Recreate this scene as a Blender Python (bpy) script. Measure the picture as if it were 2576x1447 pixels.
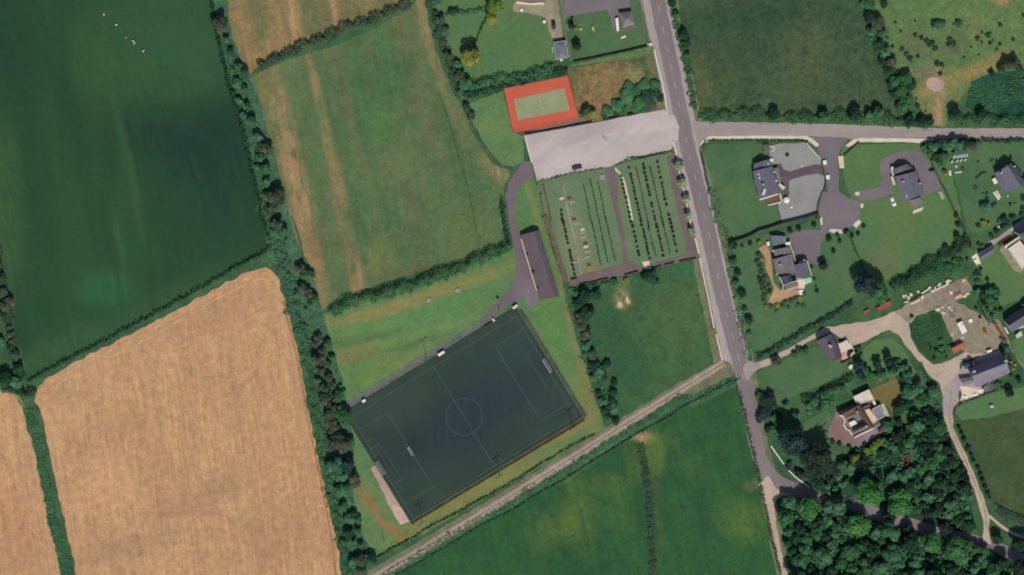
import bpy, bmesh, math, random
import numpy as np
from mathutils import Vector
S = bpy.context.scene
for o in list(bpy.data.objects): bpy.data.objects.remove(o)
R = math.radians
# ------------------------------------------------------------------ camera, sky, sun, exposure
cam = bpy.data.objects.new('camera', bpy.data.cameras.new('camera')); S.collection.objects.link(cam)
cam.location = (0, 0, 2000); cam.rotation_euler = (0, 0, 0)
cam.data.sensor_width = 36; cam.data.lens = 18 / (257.6 / 2000)
cam.data.clip_start = 10; cam.data.clip_end = 6000
S.camera = cam
S.render.resolution_x, S.render.resolution_y = 1024, 575
SUN_EL, SUN_AZ = R(52), R(168)
wd = bpy.data.worlds.new("World"); S.world = wd; wd.use_nodes = True
sky = wd.node_tree.nodes.new('ShaderNodeTexSky'); sky.sky_type = 'NISHITA'; sky.sun_disc = False
sky.sun_elevation = SUN_EL; sky.sun_rotation = SUN_AZ
bg = wd.node_tree.nodes['Background']; bg.inputs[1].default_value = 0.085
wd.node_tree.links.new(sky.outputs[0], bg.inputs[0])
sd = bpy.data.lights.new('sun', 'SUN'); sd.energy = 3.75; sd.angle = R(0.5); sd.color = (1.0, 0.94, 0.86)
sun = bpy.data.objects.new('sun', sd); S.collection.objects.link(sun)
sv = Vector((math.sin(SUN_AZ) * math.cos(SUN_EL), math.cos(SUN_AZ) * math.cos(SUN_EL), math.sin(SUN_EL)))
sun.rotation_euler = sv.to_track_quat('Z', 'Y').to_euler(); sun.location = sv * 800
S.view_settings.view_transform = 'Standard'; S.view_settings.look = 'None'
S.view_settings.exposure = 0.07; S.view_settings.gamma = 1
S.render.engine = 'CYCLES'
S.cycles.filter_width = 1.9

# ------------------------------------------------------------------ survey: plan sheets -> metres on the ground
K = 0.670833; M = 0.2
q = 0.4969
ZN = {'d': (0, 0, 1 / K), 'z1': (2740, 500, .20736), 'z2': (3100, 500, .20736), 'z3': (3440, 500, .20736), 'h4': (2740, 800, .26264),
      'zE': (3540, 800, .20736), 'zB': (3440, 1080, .20736), 'zD': (3020, 1200, .20736), 'z8': (3020, 1400, .20736), 'zA': (3440, 1260, .20736),
      'zT': (1880, 0, .23292), 'zN': (1860, 260, .30408), 'z4': (1980, 560, .18663), 'z5': (2280, 560, .20736), 'z6': (1980, 800, .20737),
      'z7': (2280, 800, .20736), 'zCl': (1780, 820, .29032), 'zC': (3240, 960, .20736), 'zP': (1300, 1400, .40096), 'zQ': (1760, 1100, .41459),
      'zH': (1100, 900, .48387), 'zW': (2840, 1480, .30402), 'zX': (3300, 1700, .31579), 'zY': (2820, 1820, .23285), 'zV': (780, 0, .62208)}
for c in range(4):
    for r in range(3): ZN['t%d%d' % (c, r)] = (960 * c, 719 * r, q)
def P(z, s):
    x0, y0, sc = ZN[z]; out = []
    for t in s.split():
        if ':' in t: z, t = t.split(':'); x0, y0, sc = ZN[z]
        x, y = t.split(','); X, Y = (x0 + float(x) * sc) * K, (y0 + float(y) * sc) * K
        out.append(((X - 1288) * M, (723.5 - Y) * M))
    return out
def P1(z, x, y): return P(z, '%f,%f' % (x, y))[0]
rng = random.Random(7); nr = np.random.default_rng(7)
ORD = 'first second third fourth fifth sixth seventh eighth ninth tenth eleventh twelfth thirteenth fourteenth fifteenth sixteenth seventeenth eighteenth nineteenth twentieth'.split()
def ordn(i):
    if i < 20: return ORD[i]
    if i < 29: return 'twenty-' + ORD[i - 20]
    return 'thirtieth' if i == 29 else 'thirty-' + ORD[i - 30]

# ------------------------------------------------------------------ materials
KL = 1.28
def G(c, k=None):
    return tuple((lambda v: (v / 12.92 if v <= .04045 else ((v + .055) / 1.055) ** 2.4))(x / 255) / (k or KL) for x in c) + (1,)
def nmat(name):
    m = bpy.data.materials.new(name); m.use_nodes = True; nt = m.node_tree
    b = nt.nodes['Principled BSDF']; b.inputs['Specular IOR Level'].default_value = .15; b.inputs['Roughness'].default_value = .9
    return m, nt, b
def node(nt, t, **kw):
    n = nt.nodes.new(t)
    for k, v in kw.items():
        if k.startswith('i_'): n.inputs[int(k[2:])].default_value = v
        else: setattr(n, k, v)
    return n
def mix(nt, f, a, b):
    n = node(nt, 'ShaderNodeMix', data_type='RGBA')
    for i, v in ((0, f), (6, a), (7, b)):
        if hasattr(v, 'links'): nt.links.new(v, n.inputs[i])
        else: n.inputs[i].default_value = v
    return n.outputs[2]
def noise(nt, vec, scale, detail=3, rough=.55, lo=.35, hi=.65, tlo=0., thi=1.):
    n = node(nt, 'ShaderNodeTexNoise'); n.inputs['Scale'].default_value = scale; n.inputs['Detail'].default_value = detail
    n.inputs['Roughness'].default_value = rough; nt.links.new(vec, n.inputs['Vector'])
    r = node(nt, 'ShaderNodeMapRange'); nt.links.new(n.outputs[0], r.inputs[0])
    for i, v in ((1, lo), (2, hi), (3, tlo), (4, thi)): r.inputs[i].default_value = v
    return r.outputs[0]
def gmat(name, c1, c2, scale=.02, ang=0, stretch=1, grain=.14, gs=.8, mid=.12, streaks=(), patches=(), warp=5., rough=.95, bump=0, wlo=.45, tuft=None):
    """ground: two tones in broad noise, streaks (scale across, angle, length ratio, colour, strength),
    patches (centre, radii in metres, angle, colour, strength) with ragged edges, and fine grain"""
    m, nt, b = nmat(name)
    geo = node(nt, 'ShaderNodeNewGeometry').outputs['Position']
    def mp(a, sx, sy):
        n0 = node(nt, 'ShaderNodeMapping'); nt.links.new(geo, n0.inputs[0]); n0.inputs['Rotation'].default_value = (0, 0, -a)
        n = node(nt, 'ShaderNodeMapping'); nt.links.new(n0.outputs[0], n.inputs[0]); n.inputs['Scale'].default_value = (sx, sy, 1); return n.outputs[0]
    col = mix(nt, noise(nt, mp(R(ang), 1, 1 / stretch), scale, 4), G(c1), G(c2))
    for (sc, a, ln, c, st) in streaks:
        f = noise(nt, mp(R(a), 1, 1 / ln), sc, 3, .6, .42, .68, 0, st)
        col = mix(nt, f, col, G(c))
    if patches:
        wn = node(nt, 'ShaderNodeTexNoise'); wn.inputs['Scale'].default_value = .09; wn.inputs['Detail'].default_value = 4
        nt.links.new(geo, wn.inputs['Vector'])
        s1 = node(nt, 'ShaderNodeVectorMath', operation='SUBTRACT'); nt.links.new(wn.outputs['Color'], s1.inputs[0]); s1.inputs[1].default_value = (.5, .5, .5)
        s2 = node(nt, 'ShaderNodeVectorMath', operation='SCALE'); nt.links.new(s1.outputs[0], s2.inputs[0]); s2.inputs['Scale'].default_value = warp
        s3 = node(nt, 'ShaderNodeVectorMath', operation='ADD'); nt.links.new(geo, s3.inputs[0]); nt.links.new(s2.outputs[0], s3.inputs[1])
        wmod = noise(nt, mp(R(ang), 1, .12), .45, 3, .6, .34, .62, wlo, 1.)
        for (ctr, rx, ry, a, c, st) in patches:
            mpn = node(nt, 'ShaderNodeMapping', vector_type='TEXTURE'); nt.links.new(s3.outputs[0], mpn.inputs[0])
            mpn.inputs['Location'].default_value = (ctr[0], ctr[1], 0); mpn.inputs['Rotation'].default_value = (0, 0, R(a))
            mpn.inputs['Scale'].default_value = (rx, ry, 50)
            g = node(nt, 'ShaderNodeTexGradient', gradient_type='SPHERICAL'); nt.links.new(mpn.outputs[0], g.inputs[0])
            r_ = node(nt, 'ShaderNodeMapRange', interpolation_type='SMOOTHSTEP'); nt.links.new(g.outputs['Fac'], r_.inputs[0]); r_.inputs[1].default_value = 0
            r_.inputs[2].default_value = .8; r_.inputs[3].default_value = 0; r_.inputs[4].default_value = st
            mm = node(nt, 'ShaderNodeMath', operation='MULTIPLY'); nt.links.new(r_.outputs[0], mm.inputs[0]); nt.links.new(wmod, mm.inputs[1])
            col = mix(nt, mm.outputs[0], col, G(c))
    if tuft:
        for sc, c, st, lo in tuft: col = mix(nt, noise(nt, mp(R(ang), 1, 1), sc, 4, .65, lo, lo + .1, 0, st), col, G(c))
    if grain >= .1: grain *= 1.25
    for sc, gr in ((gs, grain), (mid, grain * .8), (.33, grain * .7)):
        f = noise(nt, geo, sc, 3, .6, .3, .7, 1 - gr, 1 + gr)
        v = node(nt, 'ShaderNodeVectorMath', operation='SCALE'); nt.links.new(col, v.inputs[0]); nt.links.new(f, v.inputs['Scale']); col = v.outputs[0]
    nt.links.new(col, b.inputs['Base Color']); b.inputs['Roughness'].default_value = rough
    if bump:
        bn = node(nt, 'ShaderNodeBump'); bn.inputs['Distance'].default_value = bump; nz = noise(nt, geo, .9, 4, .6, 0, 1)
        nt.links.new(nz, bn.inputs['Height']); nt.links.new(bn.outputs[0], b.inputs['Normal'])
    return m
def omat(name, c, c2=None, sc=1.2, grain=.12, rough=.8, spec=.2, metal=0):
    """object surface: base colour with weathering noise"""
    m, nt, b = nmat(name)
    geo = node(nt, 'ShaderNodeNewGeometry').outputs['Position']
    c2 = c2 or tuple(x * .82 for x in c)
    col = mix(nt, noise(nt, geo, sc, 4, .6, .3, .75), G(c), G(c2))
    f = noise(nt, geo, sc * 4, 2, .6, .3, .7, 1 - grain, 1 + grain)
    v = node(nt, 'ShaderNodeVectorMath', operation='SCALE'); nt.links.new(col, v.inputs[0]); nt.links.new(f, v.inputs['Scale'])
    nt.links.new(v.outputs[0], b.inputs['Base Color']); b.inputs['Roughness'].default_value = rough
    b.inputs['Specular IOR Level'].default_value = spec; b.inputs['Metallic'].default_value = metal
    return m
def fmat(name, c1, c2, c3=None):
    """foliage: leaf tint attribute between two greens, clumps of a third"""
    m, nt, b = nmat(name); lf = lambda c: tuple(min(255, x * k) for x, k in zip(c, (1.36, 1.26, 1.22)))
    c1, c2, c3 = lf(c1), lf(c2), c3 and lf(c3)
    a = node(nt, 'ShaderNodeAttribute', attribute_name='tint')
    col = mix(nt, a.outputs['Fac'], G(c1), G(c2))
    geo = node(nt, 'ShaderNodeNewGeometry').outputs['Position']
    if c3: col = mix(nt, noise(nt, geo, .22, 3, .5, .5, .72, 0, .8), col, G(c3))
    nt.links.new(col, b.inputs['Base Color']); b.inputs['Specular IOR Level'].default_value = .08
    return m

# ------------------------------------------------------------------ object helpers
ORG = {}
def put(name, verts, faces, m, parent=None, smooth=False):
    me = bpy.data.meshes.new(name); o = bpy.data.objects.new(name, me); S.collection.objects.link(o)
    og = ORG.get(parent.name, (0, 0, 0)) if parent else None
    if parent is None:
        xs = [v[0] for v in verts]; ys = [v[1] for v in verts]; zs = [v[2] for v in verts]
        og = ((min(xs) + max(xs)) / 2, (min(ys) + max(ys)) / 2, min(zs)); o.location = og
    else: o.parent = parent
    ORG[o.name] = og
    me.from_pydata([(v[0] - og[0], v[1] - og[1], v[2] - og[2]) for v in verts], [], faces)
    me.materials.append(m)
    if smooth:
        for p in me.polygons: p.use_smooth = True
    me.update(); return o
def tag(o, label=None, cat=None, group=None, kind=None):
    if label: o['label'] = label
    if cat: o['category'] = cat
    if group: o['group'] = group
    if kind: o['kind'] = kind
    return o
def thing(name, label, cat, loc, group=None):
    o = bpy.data.objects.new(name, None); S.collection.objects.link(o); o.empty_display_size = .3
    o.location = (loc[0], loc[1], loc[2] if len(loc) > 2 else 0); ORG[o.name] = tuple(o.location)
    return tag(o, label, cat, group)
class MB:
    def __init__(s): s.v = []; s.f = []
    def add(s, v, f): n = len(s.v); s.v += [tuple(x) for x in v]; s.f += [tuple(i + n for i in q_) for q_ in f]
    def prism(s, pts, z0, z1):
        n = len(pts); s.add([(x, y, z0) for x, y in pts] + [(x, y, z1) for x, y in pts],
            [tuple(range(n, 2 * n)), tuple(reversed(range(n)))] + [(i, (i + 1) % n, n + (i + 1) % n, n + i) for i in range(n)])
    def box(s, c, sx, sy, z0, z1, a=0):
        ca, sa = math.cos(a), math.sin(a)
        s.prism([(c[0] + x * ca - y * sa, c[1] + x * sa + y * ca) for x, y in ((-sx / 2, -sy / 2), (sx / 2, -sy / 2), (sx / 2, sy / 2), (-sx / 2, sy / 2))], z0, z1)
    def tube(s, p, q_, r0, r1=None, n=7):
        r1 = r0 if r1 is None else r1; p, q_ = Vector(p), Vector(q_); d = (q_ - p).normalized()
        a = d.orthogonal().normalized(); b = d.cross(a)
        vs = [tuple(c + (a * math.cos(t) + b * math.sin(t)) * r) for c, r in ((p, r0), (q_, r1)) for t in [2 * math.pi * i / n for i in range(n)]]
        s.add(vs, [(i, (i + 1) % n, n + (i + 1) % n, n + i) for i in range(n)] + [tuple(reversed(range(n))), tuple(range(n, 2 * n))])
    def lathe(s, c, prof, n=14):
        vs = []; fs = []
        for r, z in prof: vs += [(c[0] + r * math.cos(2 * math.pi * i / n), c[1] + r * math.sin(2 * math.pi * i / n), z) for i in range(n)]
        for k in range(len(prof) - 1): fs += [(k * n + i, k * n + (i + 1) % n, (k + 1) * n + (i + 1) % n, (k + 1) * n + i) for i in range(n)]
        fs += [tuple(reversed(range(n))), tuple(range((len(prof) - 1) * n, len(prof) * n))]; s.add(vs, fs)
    def out(s, name, m, parent=None, smooth=False): return put(name, s.v, s.f, m, parent, smooth)
def catmull(p, closed, step=3.0):
    n = len(p); out = []
    for i in range(n if closed else n - 1):
        g = (lambda j: p[j % n]) if closed else (lambda j: p[max(0, min(n - 1, j))])
        a, b, c, d = g(i - 1), g(i), g(i + 1), g(i + 2)
        k = max(1, int(math.dist(b, c) / step))
        for j in range(k):
            t = j / k
            out.append(tuple(.5 * (2 * b[e] + (c[e] - a[e]) * t + (2 * a[e] - 5 * b[e] + 4 * c[e] - d[e]) * t * t + (3 * b[e] - a[e] - 3 * c[e] + d[e]) * t ** 3) for e in (0, 1)))
    if not closed: out.append(p[-1])
    return out
def resample(p, closed, step):
    out = []; n = len(p)
    for i in range(n if closed else n - 1):
        a, b = p[i], p[(i + 1) % n]; k = max(1, int(math.dist(a, b) / step))
        out += [(a[0] + (b[0] - a[0]) * j / k, a[1] + (b[1] - a[1]) * j / k) for j in range(k)]
    if not closed: out.append(p[-1])
    return out
def wig(x, y, s=1.0):
    return math.sin(x * .41 * s + 1.3 * math.sin(y * .23 * s)) * .5 + math.sin(y * .57 * s + x * .19 * s + 2) * .35 + math.sin((x - y) * 1.13 * s) * .3
ZC = {}
def zlay(z):
    k = int(round(z / .03)); ZC[k] = ZC.get(k, 0) + 1
    return k * .05 + .002 * ZC[k]      # every sheet lies a few millimetres above the one below
def sheet(name, pts, z, m, jit=.35, smooth=True, kind='structure', step=2.0):
    z = zlay(z)
    p = catmull(pts, True, step) if smooth else resample(pts, True, step)
    n = len(p); r = []
    for i in range(n):
        a, b = p[i - 1], p[(i + 1) % n]; dx, dy = b[0] - a[0], b[1] - a[1]; l = math.hypot(dx, dy) or 1
        j = jit * wig(p[i][0] * 1.7, p[i][1] * 1.7) + jit * .5 * rng.uniform(-1, 1)
        r.append((p[i][0] - dy / l * j, p[i][1] + dx / l * j, z))
    bm = bmesh.new(); vs = [bm.verts.new((x, y, 0)) for x, y, z_ in r]
    f = bm.faces.new(vs); f.normal_update()
    if f.normal.z < 0: f.normal_flip()
    bmesh.ops.triangulate(bm, faces=[f])
    me = bpy.data.meshes.new(name); bm.to_mesh(me); bm.free(); me.materials.append(m)
    o = bpy.data.objects.new(name, me); o.location = (0, 0, z); S.collection.objects.link(o)
    return tag(o, kind=kind)
def ribbon_pts(path, w, smooth=True, step=2.0):
    p = catmull(path, False, step) if smooth else resample(path, False, step); L, Rr = [], []
    for i in range(len(p)):
        a, b = p[max(0, i - 1)], p[min(len(p) - 1, i + 1)]; dx, dy = b[0] - a[0], b[1] - a[1]; l = math.hypot(dx, dy) or 1
        ww = w if not callable(w) else w(i / (len(p) - 1))
        L.append((p[i][0] - dy / l * ww / 2, p[i][1] + dx / l * ww / 2)); Rr.append((p[i][0] + dy / l * ww / 2, p[i][1] - dx / l * ww / 2))
    return L, Rr
def strip(mb, path, w, z, smooth=True, step=2.0):
    ZC['s'] = ZC.get('s', 0) + 1; z = z / .03 * .05 + .049 + .0004 * (ZC['s'] % 60)
    L, Rr = ribbon_pts(path, w, smooth, step); n = len(L)
    mb.add([(x, y, z) for x, y in L] + [(x, y, z) for x, y in Rr], [(i, n + i, n + i + 1, i + 1) for i in range(n - 1)])
def ribbon(name, path, w, z, m, jit=.2, kind='structure', smooth=True):
    L, Rr = ribbon_pts(path, w, smooth)
    return sheet(name, L + Rr[::-1], z, m, jit, False, kind, 50)
def wall(name, label, path, t, h, m, cat='wall', group=None, cap=None, smooth=False):
    L, Rr = ribbon_pts(path, t, smooth, 2.5); n = len(L)
    vs = []; fs = []
    for i in range(n):
        hh = h * (1 + .04 * wig(*L[i]))
        vs += [(*L[i], 0), (*Rr[i], 0), (*Rr[i], hh), (*L[i], hh)]
    for i in range(n - 1):
        a, b = 4 * i, 4 * i + 4
        fs += [(a + 1, b + 1, b + 2, a + 2), (a + 2, b + 2, b + 3, a + 3), (a + 3, b + 3, b, a)]
    fs += [(0, 1, 2, 3), (4 * n - 1, 4 * n - 2, 4 * n - 3, 4 * n - 4)]
    if cap is None: return tag(put(name, vs, fs, m), label, cat, group)
    mid = path[len(path) // 2]; t0 = thing(name, label, cat, (mid[0], mid[1], 0), group)
    put('wall_body', vs, fs, m, t0)
    L, Rr = ribbon_pts(path, t + .12, smooth, 2.5); vs = []; fs = []
    for i in range(n): vs += [(*L[i], h * 1.04), (*Rr[i], h * 1.04), (*Rr[i], h * 1.04 + .1), (*L[i], h * 1.04 + .1)]
    for i in range(n - 1):
        a, b = 4 * i, 4 * i + 4; fs += [(a, b, b + 1, a + 1), (a + 1, b + 1, b + 2, a + 2), (a + 2, b + 2, b + 3, a + 3), (a + 3, b + 3, b, a)]
    fs += [(0, 1, 2, 3), (4 * n - 1, 4 * n - 2, 4 * n - 3, 4 * n - 4)]
    put('coping', vs, fs, cap, t0); return t0
# ------------------------------------------------------------------ foliage
def leaves(name, c, nrm, size, tint, m, parent=None, core=None):
    N = len(c); rnd = nr.normal(size=(N, 3)); nrm = nrm / (np.linalg.norm(nrm, axis=1, keepdims=True) + 1e-9)
    t = np.cross(nrm, rnd); t /= (np.linalg.norm(t, axis=1, keepdims=True) + 1e-9); b = np.cross(nrm, t)
    s = size[:, None]; asp = nr.uniform(.55, .95, (N, 1))
    v = np.stack([c - t * s, c - b * s * asp, c + t * s, c + b * s * asp], 1).reshape(-1, 3)
    fs = np.arange(4 * N).reshape(-1, 4).tolist(); vt = np.repeat(tint, 4)
    vl = v.tolist()
    if core is not None:
        k = len(vl); vl += [list(x) for x in core[0]]; fs += [[i + k for i in f] for f in core[1]]; vt = np.concatenate([vt, np.full(len(core[0]), .35)])
    o = put(name, vl, fs, m, parent)
    at = o.data.attributes.new('tint', 'FLOAT', 'POINT'); at.data.foreach_set('value', np.clip(vt, 0, 1).astype(np.float32))
    return o
def hedge(name, label, path, w, h, m, cat='hedge', group=None, dens=9, leaf=.35, lump=.5, smooth=True, parent=None, wander=.15):
    p = np.array(catmull(path, False, 1.0) if smooth else resample(path, False, 1.0)); d = np.diff(p, axis=0); sl = np.linalg.norm(d, axis=1)
    cum = np.concatenate([[0], np.cumsum(sl)]); Lt = cum[-1]; N = max(40, int(dens * Lt * w))
    s = nr.uniform(0, Lt, N); i = np.clip(np.searchsorted(cum, s) - 1, 0, len(sl) - 1); f = (s - cum[i]) / (sl[i] + 1e-9)
    base = p[i] + d[i] * f[:, None]; tg = d[i] / (sl[i][:, None] + 1e-9); nm = np.stack([-tg[:, 1], tg[:, 0]], 1)
    ph = nr.uniform(0, 6.28, 6)
    def nz(x, k): return .5 * np.sin(x * 2 * math.pi / (w * 1.3 + 1.2) + ph[k]) + .3 * np.sin(x * 2 * math.pi / (w * .6 + .9) + ph[k + 1]) + .4 * np.sin(x * 2 * math.pi / (w * 3.1 + 5) + ph[k + 2])
    ww = w * (1 + lump * .5 * nz(s, 0)) * .5; hh = h * (1 + lump * .6 * nz(s, 3)); off = wander * w * nz(s + 31, 2)
    th = nr.uniform(.05, math.pi - .05, N); r = np.sqrt(nr.uniform(.35, 1, N))
    lat = np.cos(th) * ww * r + off; z = np.maximum(.08, np.sin(th) ** .8 * hh * r)
    c = np.concatenate([base + nm * lat[:, None], z[:, None]], 1)
    out = np.concatenate([nm * (np.cos(th) / ww.clip(.2))[:, None] * hh[:, None], np.sin(th)[:, None]], 1) + nr.normal(size=(N, 3)) * .55 + np.array([0, 0, .5])
    tint = .5 + .25 * nz(s * .8 + 7, 1) + nr.normal(size=N) * .22
    return tag(leaves(name, c, out, nr.uniform(.6, 1.3, N) * leaf, tint, m, parent), label, cat, group)
def crown_data(r, h0, h1, seed, leaf, n, spread=.62):
    g = np.random.default_rng(seed); nb = 15; C = []; Nn = []; T = []
    hz = (h1 - h0) / 2; cz = (h0 + h1) / 2
    blobs = []
    for k in range(nb):
        a = g.uniform(0, 6.28) if k else 0; rr = spread * math.sqrt(g.uniform(.02, 1)) if k else 0; z = g.uniform(-.4, .75) * (1 - rr * .7)
        blobs.append((rr * r * math.cos(a), rr * r * math.sin(a), cz + z * hz, g.uniform(.3, .5) * r, g.uniform(.0, 1)))
    for (x, y, z, br, t) in blobs:
        k = int(n / nb); v = g.normal(size=(k, 3)); v /= np.linalg.norm(v, axis=1, keepdims=True); v[:, 2] = np.where(v[:, 2] < -.3, -v[:, 2], v[:, 2])
        rad = br * g.uniform(.55, 1.06, (k, 1)); sq = np.array([1, 1, min(1.2, hz / r * 1.15)])
        C.append(np.array([x, y, z]) + v * rad * sq); Nn.append(v + g.normal(size=(k, 3)) * .45 + np.array([0, 0, .25])); T.append(.5 + (t - .5) * .7 + g.normal(size=k) * .16)
    C = np.concatenate(C); C[:, 2] = np.maximum(C[:, 2], .1)
    return C, np.concatenate(Nn), g.uniform(.6, 1.3, len(C)) * leaf, np.concatenate(T)
PROTO = {}
def protos(kind, m, bark):
    out = []
    for v in range(3):
        me = []
        for size, (r, h0, h1, leaf, n) in (('big', (6, 3, 12.5, .44, 4200)), ('mid', (3.2, 1.3, 7, .34, 1900)), ('bush', (1.4, .0, 2.3, .22, 760))):
            o = leaves('crown', *crown_data(r, h0, h1, 100 * v + len(kind) + len(PROTO), leaf, n), m)
            o.data.transform(__import__('mathutils').Matrix.Translation(o.location)); d = o.data; bpy.data.objects.remove(o)
            b = MB()
            if size != 'bush':
                b.tube((0, 0, -.2), (.1, .05, h0 + .5), r * .075, r * .05, 8)
                for a in range(5):
                    t = a * 1.26 + v; b.tube((.1, .05, h0 + .2), (math.cos(t) * r * .5, math.sin(t) * r * .5, h0 + (h1 - h0) * .5), r * .04, r * .012, 5)
                b.tube((.1, .05, h0 + .3), (0, .1, h0 + (h1 - h0) * .7), r * .05, r * .012, 5)
                tm = bpy.data.meshes.new('trunk'); tm.from_pydata(b.v, [], b.f); tm.materials.append(bark)
            else: tm = None
            me.append((size, d, tm, r, h1))
        out.append(me)
    PROTO[kind] = out
def tree(name, label, kind, xy, r, h=None, group=None, cat='tree', k=None):
    v = PROTO[kind][rng.randrange(3)] if k is None else PROTO[kind][k % 3]
    size, cm, tm, pr, ph = v[0] if r > 4.2 else (v[1] if r > 1.9 else v[2])
    h = h or ph * r / pr; sc = (r / pr * rng.uniform(.93, 1.07), r / pr * rng.uniform(.93, 1.07), h / ph)
    if tm is None:
        o = bpy.data.objects.new(name, cm); S.collection.objects.link(o); o.location = (xy[0], xy[1], 0)
    else:
        o = thing(name, label, cat, (xy[0], xy[1], 0))
        for nm, d in (('crown', cm), ('trunk', tm)):
            c = bpy.data.objects.new(nm, d); S.collection.objects.link(c); c.parent = o
    o.scale = sc; o.rotation_euler = (0, 0, rng.uniform(0, 6.28)); tag(o, label, cat, group); return o

# ------------------------------------------------------------------ materials in use
def pt(z, x, y): return P1(z, x, y)
GR = (96, 122, 78); TAN = (168, 136, 98)
m_ground = gmat('ground_grass', (58, 92, 62), (74, 104, 68), .03, grain=.16)
m_darkfield = gmat('dark_pasture', (40, 74, 49), (47, 81, 52), .012, 12, 3, grain=.06, gs=.5, streaks=((.09, 8, 9, (33, 62, 46), .5), (.05, 8, 12, (54, 86, 54), .35)), patches=(
    (pt('d', 470, 330), 62, 40, -10, (32, 58, 46), .95), (pt('d', 560, 430), 45, 60, 0, (32, 60, 48), .8), (pt('d', 590, 300), 50, 26, 15, (33, 62, 49), .7), (pt('d', 410, 140), 60, 42, 0, (56, 94, 56), .9), (pt('d', 330, 60), 40, 40, 0, (50, 86, 54), .7),
    (pt('d', 480, 60), 45, 40, 0, (50, 88, 60), .7), (pt('d', 120, 930), 60, 22, 28, (62, 96, 60), .8), (pt('d', 400, 780), 70, 14, 29, (60, 92, 58), .7), (pt('d', 10, 560), 14, 90, 0, (64, 96, 58), .8), (pt('d', 265, 725), 22, 14, 0, (52, 106, 66), .75),
    (pt('d', 305, 640), 3, 30, 10, (56, 104, 66), .55), (pt('d', 320, 400), 4, 50, 12, (58, 98, 60), .55), (pt('d', 345, 500), 3, 40, 10, (54, 92, 58), .5), (pt('d', 230, 180), 14, 40, 8, (58, 88, 52), .5), (pt('d', 40, 60), 20, 70, 0, (36, 66, 46), .6), (pt('d', 540, 170), 30, 20, 0, (52, 88, 60), .6)))
STB = ((206, 162, 121), (186, 143, 105))
def stubble(name, extra=()):
    return gmat(name, STB[0], STB[1], .035, 0, 1.5, grain=.12, gs=1.1, mid=.25, streaks=((.05, 30, 1.3, (192, 158, 113), .8), (.9, 9, 16, (150, 110, 78), .6), (.45, 9, 22, (214, 172, 130), .55), (.12, 9, 5, (172, 136, 100), .6), (.9, 100, 5, (206, 164, 122), .3)), patches=extra, warp=9)
m_stub = stubble('stubble', ((pt('d', 340, 1370), 48, 9, 14, (160, 130, 98), .6), (pt('d', 480, 1270), 40, 9, 18, (162, 132, 100), .6), (pt('d', 560, 1210), 30, 12, 15, (164, 134, 102), .5), (pt('d', 330, 1060), 24, 10, 30, (170, 134, 94), .5), (pt('d', 520, 800), 40, 14, 25, (164, 126, 98), .5),
    (pt('d', 700, 1350), 40, 26, 10, (164, 130, 94), .5), (pt('d', 260, 1230), 30, 20, 20, (206, 160, 116), .7), (pt('d', 160, 980), 14, 12, 20, (168, 140, 100), .6)))
m_stub2 = stubble('stubble_strip', ((pt('d', 40, 1330), 18, 40, 8, (178, 126, 92), .6),))
m_topfield = gmat('cut_meadow', (122, 116, 80), (108, 115, 74), .04, 12, 3, grain=.13, wlo=.15, streaks=((.12, 14, 8, (150, 122, 86), .6), (.3, 14, 9, (98, 104, 66), .4)), patches=(
    (pt('t10', 280, 90), 5, 34, 10, (190, 148, 106), .95), (pt('t10', 590, 80), 4, 24, 12, (172, 136, 100), .9), (pt('t10', 180, 180), 8, 30, 12, (170, 134, 94), .8), (pt('t10', 400, 120), 8, 20, 8, (88, 108, 70), .8), (pt('t00', 1850, 260), 9, 40, 10, (160, 126, 86), .7), (pt('t00', 1760, 330), 4, 46, 14, (100, 116, 68), .7), (pt('t10', 60, 390), 12, 9, 30, (168, 132, 92), .8)))
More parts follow.
